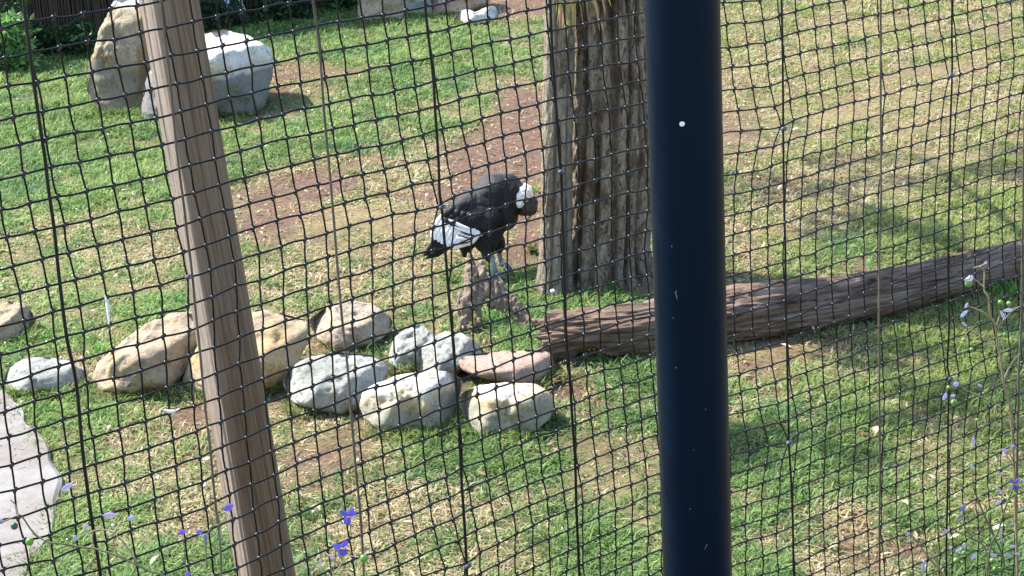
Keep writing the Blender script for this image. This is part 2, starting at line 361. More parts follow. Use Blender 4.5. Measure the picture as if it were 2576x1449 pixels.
rock('rock', [(450,968),(470,905),(505,845),(560,800),(640,778),(700,786),(762,800),(772,850),(740,915),(690,965),(620,990),(520,985)], M_yel, 'yellow sandstone boulder partly hidden behind the leaning wooden post', T=.9, edge=-.1, back=1.3, seed=2, group=GR)
rock('rock', [(773,800),(800,775),(850,753),(925,758),(965,780),(985,805),(975,835),(940,862),(880,882),(835,878),(792,840)], M_yel2, 'small rounded yellow and pink stone just right of the yellow boulder', T=.9, edge=.0, back=1.2, seed=3, group=GR)
rock('rock', [(708,960),(722,925),(775,893),(850,884),(925,890),(975,915),(970,950),(925,985),(905,1020),(860,1040),(790,1025),(735,1005)], M_gry, 'oval grey white stone with pale lichen left of the front row', T=.9, edge=.0, back=1.5, seed=4, group=GR)
rock('rock', [(978,890),(985,850),(1020,820),(1060,812),(1092,838),(1095,870),(1070,905),(1040,932),(1000,928),(980,912)], M_gry, 'small grey lichen stone nearest the stump, left one of a pair', T=.9, edge=.1, back=1.2, seed=5, group=GR)
rock('rock', [(1040,922),(1062,868),(1100,834),(1150,830),(1190,850),(1214,880),(1202,910),(1150,934),(1090,952),(1046,942)], M_gry, 'rounded grey stone below the left leg of the stump, touching its twin', T=.9, edge=.05, back=1.3, seed=6, group=GR)
rock('rock', [(1150,905),(1175,888),(1260,880),(1370,876),(1388,885),(1410,915),(1405,955),(1370,970),(1300,965),(1210,945),(1160,925)], M_pnk, 'flat pinkish brown slab beside the broken end of the log', T=1.5, edge=-.1, back=2.5, seed=7, group=GR, rough=.04)
rock('rock', [(903,1015),(908,985),(940,962),(1010,938),(1085,930),(1142,936),(1158,962),(1150,1010),(1125,1055),(1080,1085),(1010,1090),(945,1070),(912,1045)], M_why, 'white stone with a yellow stained top, middle of the front row', T=.9, edge=.15, back=1.4, front=.7, seed=8, group=GR)
rock('rock', [(1153,1010),(1162,984),(1200,966),(1270,957),(1340,962),(1378,982),(1395,1010),(1382,1048),(1350,1080),(1290,1098),(1220,1092),(1175,1060)], M_why, 'white stone with an orange band, at the right end of the front row', T=.9, edge=.3, back=1.7, front=.7, seed=9, group=GR)
rock('rock', [(2,955),(15,925),(50,900),(110,895),(170,905),(215,935),(205,970),(150,985),(60,985),(15,975)], M_gry, 'low grey stone half sunk in grass beside the concrete path', T=1.1, edge=.0, back=1.5, seed=10, group=GR)
rock('rock', [(-70,820),(-55,770),(0,752),(50,758),(78,790),(70,830),(20,860),(-40,862)], M_tan, 'tan stone cut by the left border of the view, above the grey stone', T=.9, edge=.0, back=1.3, seed=11, group=GR)
rock('standing_stone', [(217,215),(222,160),(243,70),(262,15),(275,-60),(300,-95),(345,-80),(368,-20),(375,100),(378,190),(365,240),(345,290),(310,292),(275,275),(245,270),(226,240)], M_tall, 'tall upright brown and cream standing stone left of the leaning post', T=.9, edge=.55, back=1.6, front=.35, seed=12, box=.33)
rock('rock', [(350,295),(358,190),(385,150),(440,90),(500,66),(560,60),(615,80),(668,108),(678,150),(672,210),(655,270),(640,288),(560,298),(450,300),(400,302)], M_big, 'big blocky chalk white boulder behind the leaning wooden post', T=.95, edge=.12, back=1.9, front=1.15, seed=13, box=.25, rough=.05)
GT = 'rocks at the far edge of the lawn'
rock('rock', [(900,40),(895,-60),(960,-90),(1010,-60),(1020,30),(1000,55),(960,60)], M_tan, 'orange tan boulder at the far edge of the lawn', T=.9, edge=.3, seed=14, group=GT)
rock('rock', [(1000,55),(1003,-50),(1040,-80),(1082,-50),(1085,40),(1060,48),(1025,70)], M_gry, 'narrow grey boulder between the tan and brown far rocks', T=.9, edge=.3, seed=15, group=GT, contact=(1030,45))
rock('rock', [(1080,45),(1080,-60),(1150,-90),(1220,-70),(1235,-5),(1190,25),(1140,45)], M_pnk, 'dark brown boulder behind the small pale stone', T=.9, edge=.3, seed=16, group=GT)
rock('rock', [(1138,68),(1142,42),(1156,22),(1178,20),(1196,30),(1215,18),(1240,10),(1262,22),(1250,36),(1232,56),(1190,62)], M_wht, 'small pale notched stone on the grass before the brown boulder', T=1.0, edge=.1, back=1.0, seed=17, group=GT, box=.3, sub=4)

# dark shade side: fence and shrubs at the back are further down

# ------------------------------------------------------------------ big tree
def trunk_mesh(name, axis, rad, grooves, mat, parent, z0, z1, nz=260, na=220, seed=0, amp=.035, lobes=()):
    # axis(z)->(x,y), rad(z)->r, grooves: (angle at base, drift, width, depth)
    zz = np.linspace(z0, z1, nz); aa = np.linspace(0, 2 * np.pi, na, endpoint=False)
    vv = np.empty((nz, na, 3)); dk = np.empty((nz, na))
    for i, z in enumerate(zz):
        ax, ay = axis(z); r = rad(z)
        for j, a in enumerate(aa):
            m_ = 1.0; g = 0
            for (a0, dr, w_, d_) in grooves:
                c = a0 + dr * z + .10 * mn.noise(Vector((z * 1.7, a0 * 3, seed)))
                q = (a - c + math.pi) % (2 * math.pi) - math.pi
                e = math.exp(-(q / w_) ** 2) * (.65 + .5 * mn.noise(Vector((z * 2.1 + 5, a0 * 7, seed))))
                m_ -= d_ * e; g += e
            ca, sa = math.cos(a), math.sin(a)
            p = Vector((ca * 7 + .4 * mn.noise(Vector((ca * 2, sa * 2, z * 4))), sa * 7, z * 2.6 + seed)); q2 = Vector((ca * 3, sa * 3, z * 1.1 + seed * 2)); q3 = Vector((ca * 13, sa * 13, z * 17))
            p = Vector((ca * 5, sa * 5, z * 4.2 + seed)); rid = abs(mn.noise(p)) * .5 + abs(mn.noise(Vector((ca * 11, sa * 11, z * 6 + seed)))) * .6; f = mn.noise(q2)
            m_ += amp * 1.9 * f + amp * 2.2 * (rid - .25) + amp * 1.1 * mn.noise(q3)
            vv[i, j] = (ax + r * m_ * ca, ay + r * m_ * sa, z); dk[i, j] = min(1, g)
    idx = np.arange(nz - 1)[:, None] * na; j = np.arange(na)[None, :]; j2 = (j + 1) % na
    f = np.stack([idx + j, idx + j2, idx + na + j2, idx + na + j], -1).reshape(-1, 4)
    return mkobj(name, vv.reshape(-1, 3), f, mat, parent, attrs={'groove': dk.ravel()})
def mapped(nt, src, sc):
    m_ = nt.nodes.new('ShaderNodeMapping'); m_.inputs['Scale'].default_value = sc; nt.links.new(src, m_.inputs['Vector']); return m_.outputs[0]
def mat_bark(name, light, mid, dark, seed, redd=(.10, .055, .035)):
    m, nt, b = newmat(name)
    t = nt.nodes.new('ShaderNodeTexCoord'); mp = nt.nodes.new('ShaderNodeMapping'); mp.inputs['Scale'].default_value = (1, 1, .5); mp.inputs['Location'].default_value = (seed, 0, seed)
    nt.links.new(t.outputs['Object'], mp.inputs['Vector']); v = mp.outputs[0]
    n1 = noise_n(nt, 34, 8, .7, v, .8); n2 = noise_n(nt, 5.5, 5, .6, v, .6); n3 = noise_n(nt, 90, 5, .7, v)
    vo = N(nt, 'ShaderNodeTexVoronoi'); vo.inputs['Scale'].default_value = 38; vo.feature = 'DISTANCE_TO_EDGE'; nt.links.new(v, vo.inputs['Vector'])
    c = mixc(nt, ramp(nt, n1, [(.38, G0), (.62, G1)]), mid, light)
    c = mixc(nt, ramp(nt, n2, [(.5, G0), (.62, (.85, .85, .85))]), c, redd)
    n6 = noise_n(nt, 1, 8, .7, mapped(nt, v, (30, 30, 26)), 1.6); c = mixc(nt, ramp(nt, n6, [(.40, (.9, .9, .9)), (.47, G0)]), c, dark)
    at = N(nt, 'ShaderNodeAttribute'); at.attribute_name = 'groove'
    c = mixc(nt, ramp(nt, at.outputs['Fac'], [(.2, G0), (.7, (.85, .85, .85))]), c, tuple(x * .5 for x in redd))
    c = mixc(nt, .5, c, ramp(nt, n3, [(.3, (.6, .6, .6)), (.7, (1.15, 1.15, 1.15))]), 'MULTIPLY')
    nt.links.new(c, b.inputs['Base Color']); b.inputs['Roughness'].default_value = .9
    bump(nt, b, mixc(nt, .5, n1, n6), 1.0, .045); return m
M_bark = mat_bark('rough_grey_bark', (.42, .35, .255), (.22, .165, .115), (.06, .038, .026), 2.0)
M_bark2 = mat_bark('pale_flaky_bark', (.43, .37, .28), (.29, .24, .175), (.10, .075, .05), 6.0, (.22, .16, .11))
tb = G(1530, 728); tt = H(1540, 0, tb[1]); Zt = dep(tb) / FPX
def lin(a, b, t): return a + (b - a) * t
def main_axis(z): t = z / tt[2]; return (lin(tb[0], tt[0], t) + .02 * math.sin(z * 1.9), tb[1] + .22 + .05 * z)
def main_rad(z): return (98 + 30 * math.exp(-max(z, 0) / .16) + 7 * math.exp(-((z - .9) / .5) ** 2)) * Zt - .01 * max(0, z - 1.5)
tree = empty('tree', (tb[0], tb[1], 0), 'big fluted grey brown tree trunk standing behind the end of the log', 'tree')
# camera-facing direction is -y : angle 3pi/2
cf = 1.5 * math.pi
trunk_mesh('trunk', main_axis, main_rad, [(cf - .42, .05, .11, .2), (cf + .12, -.04, .14, .27), (cf + .42, .02, .07, .2), (cf + .75, 0, .1, .12), (cf - .8, .03, .12, .12), (cf + 2.2, 0, .2, .2), (cf + 3.4, 0, .2, .2)], M_bark, tree, -.12, 3.6, seed=1, amp=.045)
sb = G(1398, 748); st = H(1412, 0, sb[1])
def side_axis(z): t = z / st[2]; return (lin(sb[0], st[0], t), sb[1] + .12 + .06 * z)
def side_rad(z): return (37 + 12 * math.exp(-max(z, 0) / .22)) * Zt
trunk_mesh('side_stem', side_axis, side_rad, [(cf - .3, .1, .2, .12), (cf + .7, 0, .2, .14)], M_bark2, tree, -.12, 3.2, nz=200, na=130, seed=5, amp=.05)
def plain_limb(p0, p1, r0, r1, sag, name='unseen_limb'):
    pts = smooth_path([p0, (np.array(p0) + p1) / 2 + np.array(sag), p1], 14)
    o = tube_obj(name, pts, np.linspace(r0, r1, 14), M_bark, tree, 10); return pts
mt = np.array([*main_axis(3.5), 3.5])
L1 = plain_limb(mt, mt + (1.3, -.3, 1.3), .15, .05, (0, 0, .15)); L2 = plain_limb(mt, mt + (-.8, 1.1, 1.5), .13, .04, (0, .1, .1)); L3 = plain_limb(mt, mt + (.9, .9, 1.6), .12, .04, (0, .1, .1)); L4 = plain_limb(mt + (.6, -.1, .6), mt + (2.3, .1, .7), .07, .03, (0, 0, .1))
sa_ = np.array([*side_axis(3.1), 3.1]); plain_limb(sa_ + (0, 0, -.1), sa_ + (-.9, .7, 1.5), .08, .03, (0, 0, .1))

def leaf_quads(cent, dirs, L, Wd, cols, curl=.25):
    # vectorised leaves: 2 quads folded along a bent midline -> 6 verts
    n = len(cent); d = dirs / (np.linalg.norm(dirs, axis=1)[:, None] + 1e-9)
    up = rs.normal(size=(n, 3)); s = np.cross(d, up); s /= np.linalg.norm(s, axis=1)[:, None] + 1e-9
    nn = np.cross(s, d); L = L[:, None]; Wd = Wd[:, None]
    p0 = cent; p1 = cent + d * L * .5 + nn * L * curl * .3; p2 = cent + d * L - nn * L * curl * .2
    v = np.stack([p0, p1 - s * Wd + nn * Wd * .3, p1, p1 + s * Wd + nn * Wd * .3, p2], 1).reshape(-1, 3)
    b = np.arange(n)[:, None] * 5
    f = np.concatenate([b + np.array([0, 1, 2]), b + np.array([0, 2, 3]), b + np.array([1, 4, 2]), b + np.array([2, 4, 3])], 0)
    return v, f, np.repeat(cols, 5, axis=0)
def cloud(n, c, r, hollow=.3):
    u = rs.normal(size=(n, 3)); u /= np.linalg.norm(u, axis=1)[:, None]
    return np.array(c) + u * (rs.uniform(hollow, 1, (n, 1)) ** .5) * np.array(r)
def colvar(n, base, v=.3):
    return np.clip(np.array(base)[None, :] * (1 + rs.uniform(-v, v, (n, 1))) * (1 + rs.uniform(-.12, .12, (n, 3))), 0, 1)
M_leaf = mat_leaf('leaf_green', .3, rough=.4, spec=.4)
SHADE = []  # unseen leaf clumps and limbs added to throw dappled shade on chosen spots
for tgt, h, r in (((2.1, 13.2), 3.9, .55), ((2.9, 13.6), 4.2, .5), ((2.4, 12.3), 3.8, .4), ((1.9, 10.2), 3.4, .42), ((1.2, 9.0), 3.3, .36), ((2.3, 9.3), 3.6, .4)):
    c_ = np.array([tgt[0] + tosun[0] / tosun[2] * h, tgt[1] + tosun[1] / tosun[2] * h, h]); SHADE.append((c_, r)); plain_limb(sa_ + (0, 0, .05), c_, .05, .015, (0, 0, .35))
def crown_and_shade_clumps():
    cs = []
    for q, (p, r) in enumerate([(L1[-1], .75), (L2[-1], .9), (L3[-1], .85), (L4[-1] + (0, 0, .1), .6), (L1[9], .5), (sa_ + np.array((-.9, .7, 1.5)), .7)] + SHADE):
        for _ in range(7): cs.append((np.array(p) + rs.normal(size=3) * r * .6, r * .42))
    V_, F_, C_, o = [], [], [], 0
    for c, r in cs:
        P = cloud(85, c, (r, r, r * .8)); v, f, k = leaf_quads(P, rs.normal(size=(85, 3)) + (0, 0, -.5), rs.uniform(.06, .11, 85), rs.uniform(.014, .024, 85), colvar(85, (.07, .12, .03)))
        V_.append(v); F_.append(f + o); C_.append(k); o += len(v)
    mkobj('crown_and_shade_clumps', np.concatenate(V_), np.concatenate(F_), M_leaf, tree, False, {'Col': np.concatenate(C_)})
crown_and_shade_clumps()

# ------------------------------------------------------------------ fallen log
M_log, nt, b = newmat('weathered_log_wood')
t = nt.nodes.new('ShaderNodeAttribute'); t.attribute_name = 'uvw'
def mapped(nt, src, sc):
    m_ = nt.nodes.new('ShaderNodeMapping'); m_.inputs['Scale'].default_value = sc; nt.links.new(src, m_.inputs['Vector']); return m_.outputs[0]
v1 = mapped(nt, t.outputs['Vector'], (3.0, 30, 0)); v2 = mapped(nt, t.outputs['Vector'], (4, 8, 0)); v3_ = mapped(nt, t.outputs['Vector'], (14, 110, 0))
n1 = noise_n(nt, 1, 8, .65, v1, .7); n2 = noise_n(nt, 1, 6, .6, v2); n3 = noise_n(nt, 1, 6, .7, v3_, .4)
c = mixc(nt, ramp(nt, n2, [(.35, G0), (.65, G1)]), (.25, .165, .12), (.14, .093, .066))
ng = noise_n(nt, 1, 5, .6, mapped(nt, t.outputs['Vector'], (2.2, 14, 0)), 1.0); c = mixc(nt, ramp(nt, ng, [(.48, G0), (.62, (.8, .8, .8))]), c, (.34, .28, .23))
c = mixc(nt, ramp(nt, n1, [(.36, (.9, .9, .9)), (.45, G0)]), c, (.03, .018, .012))
c = mixc(nt, ramp(nt, n3, [(.58, G0), (.72, (.8, .8, .8))]), c, (.42, .30, .22))
nt.links.new(c, b.inputs['Base Color']); bump(nt, b, mixc(nt, .5, n1, n3), 1.0, .035)
LG = [(1366, 908, 57), (1440, 905, 59), (1560, 898, 60), (1700, 880, 64), (1900, 858, 68), (2050, 833, 64), (2200, 803, 60), (2350, 766, 56), (2500, 724, 50), (2600, 692, 46), (2800, 620, 42), (3100, 520, 40)]
lp, lr = [], []
for x, yb, r in LG:
    g = G(x, yb); rr = r * dep(g) / FPX; lp.append([g[0], g[1] + rr * .5, rr * .93]); lr.append(rr)
NL, NA = 540, 150
cen = smooth_path(lp, NL); rad = np.interp(np.linspace(0, 1, NL), np.linspace(0, 1, len(lr)), lr)
T = np.gradient(cen, axis=0); T /= np.linalg.norm(T, axis=1)[:, None]; A = np.cross(T, (0, 0, 1)); A /= np.linalg.norm(A, axis=1)[:, None]; B = np.cross(A, T)
ll = np.concatenate([[0], np.cumsum(np.linalg.norm(np.diff(cen, axis=0), axis=1))]); uvw = np.empty((NL, NA, 3)); vv = np.empty((NL, NA, 3))
def k0(l): return mn.noise(Vector((l * 2, 0, 0)))
for i in range(NL):
    l = ll[i]
    for j in range(NA):
        a = 2 * math.pi * j / NA; ca, sa = math.cos(a), math.sin(a)         # ca -> horizontal toward camera side, sa -> up
        tw = a + .12 * l
        p = Vector((l * 1.3, math.cos(tw) * 6, math.sin(tw) * 6)); q = Vector((l * 4.0 + .6 * mn.noise(Vector((l * 3, ca * 2, sa * 2))), math.cos(tw) * 10, math.sin(tw) * 10))
        lump = mn.noise(Vector((l * 1.1, ca * .8, sa * .8 + 4))) ; p = Vector((l * .8 + .5 * k0(l), math.cos(tw) * 4.2, math.sin(tw) * 4.2)); k1 = mn.noise(p); k2 = abs(mn.noise(q)) * (.5 + 1.1 * abs(mn.noise(Vector((l * .9, ca * 2, sa * 2 + 9)))) * 2); k3 = mn.noise(Vector((l * 2.2, ca * 1.6, sa * 1.6)))
        crack = max(0, 1 - abs(k1) * 11) * .20
        m_ = 1 - crack + .14 * lump + .08 * k3 + .13 * (k2 - .22) + .03 * mn.noise(Vector((l * 18, ca * 12, sa * 12)))
        e = max(0, 1 - l / .62)                                            # broken end: lower side eaten away
        if e > 0:
            under = max(0, -sa + .15) * (1 if l > .13 else .35)
            hole = math.exp(-((l - .25) / .085) ** 2)
            m_ -= .75 * hole * under + .16 * e * (.15 + mn.noise(Vector((l * 7, ca * 4, sa * 4))))
            m_ += .20 * e * mn.noise(Vector((l * 5, ca * 3 + 7, sa * 3))) - (.3 * max(0, sa) if l < .05 + .05 * mn.noise(Vector((ca * 5, sa * 5, 2))) else 0)
            m_ += .12 * e * mn.noise(Vector((l * 12, ca * 8 + 3, sa * 8)))
        for (kl, ka, kr) in ((1.05, 1.0, .05), (1.9, .5, .06), (2.75, 1.2, .05), (.7, .2, .04)):      # knots and branch scars
            dq = ((l - kl) / kr) ** 2 + (((a - ka + math.pi) % (2 * math.pi) - math.pi) / .38) ** 2
            if dq < 6: m_ += .16 * math.exp(-dq) - .20 * math.exp(-dq * 5)
        off = 0
        if i < 30: off = (.06 * mn.noise(Vector((ca * 2, sa * 2, 4))) + .07 * mn.noise(Vector((ca * 7, sa * 7, 4)))) * (1 - i / 30)
        vv[i, j] = cen[i] + (A[i] * ca * -1 * -1 + B[i] * sa) * rad[i] * m_ + T[i] * off
        uvw[i, j] = (l, a * rad[i], 0) if j < NA / 2 else (l, (2 * math.pi - a) * rad[i], 0)
# hollow inner wall at the broken end
inner = []
ND = 26
for i in range(ND):
    i2 = min(i * 2, NL - 1); sc_ = .78 - .5 * (i / ND) ** 2
    inner.append(cen[i2] + (vv[0] - cen[0]) * sc_ + T[i2] * (.0 if i == 0 else .012 * i))
inner = np.array(inner)
allv = np.concatenate([vv.reshape(-1, 3), inner.reshape(-1, 3)])
idx = np.arange(NL - 1)[:, None] * NA; j = np.arange(NA)[None, :]; j2 = (j + 1) % NA
F1 = np.stack([idx + j, idx + NA + j, idx + NA + j2, idx + j2], -1).reshape(-1, 4)
o_ = NL * NA; idx = o_ + np.arange(ND - 1)[:, None] * NA
F2 = np.stack([idx + j, idx + j2, idx + NA + j2, idx + NA + j], -1).reshape(-1, 4)
jj = np.arange(NA); F3 = np.stack([jj, (jj + 1) % NA, o_ + (jj + 1) % NA, o_ + jj], -1)
uv2 = np.concatenate([uvw.reshape(-1, 3), np.tile(uvw[0], (ND, 1))])
logo = mkobj('fallen_log', allv, np.concatenate([F1, F2, F3]), M_log)
a_ = logo.data.attributes.new('uvw', 'FLOAT_VECTOR', 'POINT'); a_.data.foreach_set('vector', uv2.astype(np.float32).ravel())
tag(logo, 'long weathered brown log with a hollow broken end lying in the grass', 'log')

# ------------------------------------------------------------------ voxel-fused organic shapes
def fuse(name, chunks, vox, mat, parent, smooth_it=3, disp=None):
    v, f = join(chunks)
    me = bpy.data.meshes.new('tmp'); me.from_pydata([tuple(q) for q in v], [], [tuple(q) for q in f]); o = bpy.data.objects.new('tmp', me); COL.objects.link(o)
    r = o.modifiers.new('r', 'REMESH'); r.mode = 'VOXEL'; r.voxel_size = vox
    s = o.modifiers.new('s', 'SMOOTH'); s.iterations = smooth_it; s.factor = .5
    dg = bpy.context.evaluated_depsgraph_get(); ev = o.evaluated_get(dg); em = ev.to_mesh()
    vo = np.empty(len(em.vertices) * 3); em.vertices.foreach_get('co', vo); vo = vo.reshape(-1, 3)
    no = np.empty(len(em.vertices) * 3); em.vertices.foreach_get('normal', no); no = no.reshape(-1, 3)
    fo = [tuple(p.vertices) for p in em.polygons]; ev.to_mesh_clear(); bpy.data.objects.remove(o)
    if disp is not None: vo = vo + no * np.array([disp(q) for q in vo])[:, None]
    return mkobj(name, vo, fo, mat, parent)
def ell(x, y, dz, rx, ry, rz, Z, rot=0, s=3):      # ellipsoid given by where it is seen, size in the same units, turned in the view plane
    v, f = ico(s); k = Z / FPX; c, sn = math.cos(rot), math.sin(rot)
    X = v[:, 0] * rx; Y = v[:, 1] * ry; Xr = X * c - Y * sn; Yr = X * sn + Y * c
    o = V(x, y, Z) ; return o + (Xr * k)[:, None] * Rt + (Yr * k)[:, None] * Up + ((v[:, 2] * rz + dz) * k)[:, None] * Fw, f
def limb_chunks(pts, Z, th=1.0):                           # chain of ellipsoids: (x,y,dz,r)
    out = []
    for a, b in zip(pts[:-1], pts[1:]):
        n = max(2, int(np.hypot(a[0] - b[0], a[1] - b[1]) / max(1.5, min(a[3], b[3]) * .22)))
        for s in np.linspace(0, 1, n):
            q = [lin(a[i], b[i], s) for i in range(len(a))]; r = q[3] * th; rz = q[4] if len(q) > 4 else r
            out.append(ell(q[0], q[1], q[2], r, r, rz, Z, s=2))
    return out

# ------------------------------------------------------------------ stump
M_stump, nt, b = newmat('weathered_stump_wood'); v = objco(nt, (1.6, 1.6, .7)); n1 = noise_n(nt, 22, 8, .7, v, 1.2); n2 = noise_n(nt, 6, 4, .6, v)
c = mixc(nt, ramp(nt, n1, [(.36, G0), (.62, G1)]), (.17, .12, .085), (.40, .31, .23)); c = mixc(nt, ramp(nt, n2, [(.5, G0), (.65, (.7, .7, .7))]), c, (.26, .22, .13))
nt.links.new(c, b.inputs['Base Color']); bump(nt, b, n1, 1, .03)
sg = G(1165, 836); Zs = dep(sg)
S = []
S += limb_chunks([(1183, 650, 45, 10, 9), (1184, 680, 38, 20, 12), (1184, 720, 26, 27, 15), (1178, 762, 14, 24, 14), (1172, 800, 6, 15, 10), (1158, 838, 0, 8, 7)], Zs, .84)
S += limb_chunks([(1208, 662, 42, 13, 10), (1218, 700, 34, 20, 14), (1214, 735, 30, 22, 16), (1198, 752, 22, 18, 16)], Zs, .84)
S += limb_chunks([(1176, 728, 20, 20, 10), (1160, 738, 22, 14, 8), (1145, 736, 26, 6, 6)], Zs, .84)
S += limb_chunks([(1226, 696, 38, 14, 9), (1250, 726, 34, 27, 14), (1275, 754, 24, 27, 15), (1298, 778, 14, 20, 12), (1322, 802, 6, 13, 9), (1338, 816, 2, 9, 8)], Zs, .84)
S += limb_chunks([(1228, 720, 32, 20, 12), (1248, 762, 22, 19, 12), (1268, 782, 16, 10, 8)], Zs, .84)
S += limb_chunks([(1300, 788, 12, 9, 6), (1320, 815, 4, 6, 4), (1333, 826, 2, 4, 3)], Zs, .84)
S += limb_chunks([(1182, 655, 46, 5, 5), (1176, 636, 50, 2.5, 3)], Zs, .84) + limb_chunks([(1290, 800, 10, 5, 5), (1312, 822, 5, 4, 4), (1326, 838, 3, 2, 2)], Zs, .84) + limb_chunks([(1196, 760, 18, 8, 8), (1208, 790, 10, 6, 6), (1204, 812, 4, 3, 3)], Zs, .84) + limb_chunks([(1150, 752, 20, 8, 6), (1160, 790, 10, 6, 6)], Zs, .84)
def sdisp(q):
    v = Vector(q); return .014 * mn.noise(v * 8) + .020 * (abs(mn.noise(Vector((q[0] * 38, q[1] * 38, q[2] * 12)))) - .2) * 2
stump = fuse('stump', S, .0085, M_stump, None, 2, sdisp)
tag(stump, 'weathered brown stump splayed on two roots under the black bird', 'stump')

# ------------------------------------------------------------------ condor
M_fb, nt, b = newmat('black_feathers'); v = objco(nt, (1, 1, 1)); n1 = noise_n(nt, 14, 5, .6, v, .8); n2 = noise_n(nt, 55, 5, .7, v, 1.5)
nt.links.new(ramp(nt, n1, [(.3, (.0035, .004, .006)), (.7, (.011, .012, .017))]), b.inputs['Base Color']); b.inputs['Roughness'].default_value = .55; b.inputs['Specular IOR Level'].default_value = .32
bump(nt, b, n2, .5, .01)
M_fw = mat_simple('silver_white_feathers', (.82, .78, .75), .7, .14, 40); M_ruff = mat_simple('white_down', (.86, .86, .86), .95, .06, 60, .1, .01)
M_head = mat_simple('dark_bare_skin', (.045, .036, .036), .6, .35, 35, .35, .01); M_leg = mat_simple('grey_scaly_skin', (.22, .25, .27), .6, .3, 60, .35, .006)
M_claw = mat_simple('dark_claw', (.03, .025, .025), .4, .2, 30); M_beak = mat_simple('ivory_beak', (.5, .46, .36), .4, .1, 30)
ft = G(1248, 692, .03); Zb = dep(ft)
bird = empty('condor', (ft[0], ft[1], .0), 'black condor with white neck ruff and wing patch standing hunched at the stump', 'bird')
body = [ell(1225, 517, 4, 86, 62, 52, Zb, .32), ell(1250, 486, 0, 62, 50, 50, Zb, .1), ell(1180, 512, 4, 52, 34, 40, Zb, .55), ell(1280, 494, 0, 40, 58, 44, Zb, 0), ell(1268, 540, 0, 36, 42, 40, Zb, .2),
        ell(1210, 555, 4, 70, 40, 42, Zb, .45), ell(1150, 575, 6, 45, 30, 26, Zb, .7), ell(1300, 478, 4, 22, 26, 26, Zb, 0), ell(1302, 510, 6, 18, 28, 22, Zb, 0),
        ell(1222, 605, -6, 32, 34, 20, Zb, .3), ell(1226, 632, -6, 18, 24, 13, Zb, .1), ell(1230, 646, -7, 11, 14, 10, Zb, .1), ell(1240, 585, -2, 28, 26, 24, Zb), ell(1172, 612, 26, 26, 22, 15, Zb, .2), ell(1170, 634, 30, 13, 16, 9, Zb, .2), ell(1256, 612, 24, 16, 26, 13, Zb, 0)]
def bdisp(q): return .006 * mn.noise(Vector(q) * 16) + .003 * mn.noise(Vector(q) * 45)
fuse('body', body, .011, M_fb, bird, 5, bdisp)
ruff = [ell(1318, 489, -14, 22, 23, 24, Zb, -.35), ell(1327, 480, 0, 14, 15, 18, Zb, 0), ell(1308, 511, -24, 13, 14, 16, Zb, 0), ell(1322, 470, 2, 10, 9, 12, Zb), ell(1302, 496, -24, 12, 15, 14, Zb)]
fuse('neck_ruff', ruff, .006, M_ruff, bird, 3, lambda q: .009 * mn.noise(Vector(q) * 45) + .005 * mn.noise(Vector(q) * 120))
head = [ell(1331, 524, -14, 22, 20, 20, Zb, 0), ell(1342, 510, -12, 12, 16, 17, Zb), ell(1320, 532, 0, 17, 12, 14, Zb, .1), ell(1310, 530, 0, 9, 12, 12, Zb), ell(1342, 497, 6, 5, 6, 8, Zb)]
fuse('head', head, .005, M_head, bird, 4, lambda q: .0035 * mn.noise(Vector(q) * 60))
tube_obj('beak', smooth_path([V(1330, 530, Zb + .045), V(1334, 540, Zb + .07), V(1331, 550, Zb + .085), V(1327, 552, Zb + .085)], 9), np.linspace(.014, .003, 9), M_beak, bird, 8)
v, f = ell(1346, 512, 0, 2.2, 2.2, 2.5, Zb, s=2); v = v + Fw * .045
mkobj('eye', v, f, M_claw, bird)
# folded wing: overlapping coverts then the long pale secondaries and black primaries
def feather(name, pts, wpx, mat, bow=.25, k=Zb / FPX, thick=.0022, taper=.35):
    c = smooth_path(pts, 12); T_ = np.gradient(c, axis=0); T_ /= np.linalg.norm(T_, axis=1)[:, None]
    S_ = np.cross(T_, -Fw); S_ /= np.linalg.norm(S_, axis=1)[:, None]; Nn = np.cross(S_, T_)
    s = np.linspace(0, 1, 12); w_ = wpx * k * np.clip(np.minimum(.45 + s * 2.2, 1) * np.sqrt(np.clip(1 - ((s - .55) / .47).clip(0) ** 2.4, 0, 1)), .04, 1)
    cols = []
    for q in (-1, -.5, 0, .5, 1): cols.append(c + S_ * (w_ * q)[:, None] - Nn * (bow * w_ * abs(q) ** 2)[:, None])
    v = np.stack(cols, 1); v = np.concatenate([v.reshape(-1, 3), (v + Fw * thick).reshape(-1, 3)])
    F_ = []
    for i in range(11):
        for j in range(4):
            a = i * 5 + j; F_.append((a, a + 1, a + 6, a + 5)); F_.append((60 + a, 60 + a + 5, 60 + a + 6, 60 + a + 1))
        F_.append((i * 5, i * 5 + 5, 60 + i * 5 + 5, 60 + i * 5)); F_.append((i * 5 + 4, 60 + i * 5 + 4, 60 + i * 5 + 9, i * 5 + 9))
    return mkobj(name, v, F_, mat, bird)
def BP(x, y, off): return V(x, y, Zb + off)
wing = [ell(1172, 520, -30, 56, 26, 18, Zb, .5), ell(1205, 545, -34, 56, 34, 18, Zb, .35), ell(1240, 545, -38, 26, 26, 18, Zb, .2), ell(1140, 528, -24, 30, 18, 16, Zb, .6), ell(1196, 566, -32, 34, 20, 14, Zb, -.3), ell(1222, 560, -36, 28, 30, 14, Zb, 0)]
fuse('folded_wing', wing, .008, M_fb, bird, 3, lambda q: .005 * mn.noise(Vector(q) * 22) + .0025 * mn.noise(Vector(q) * 60))
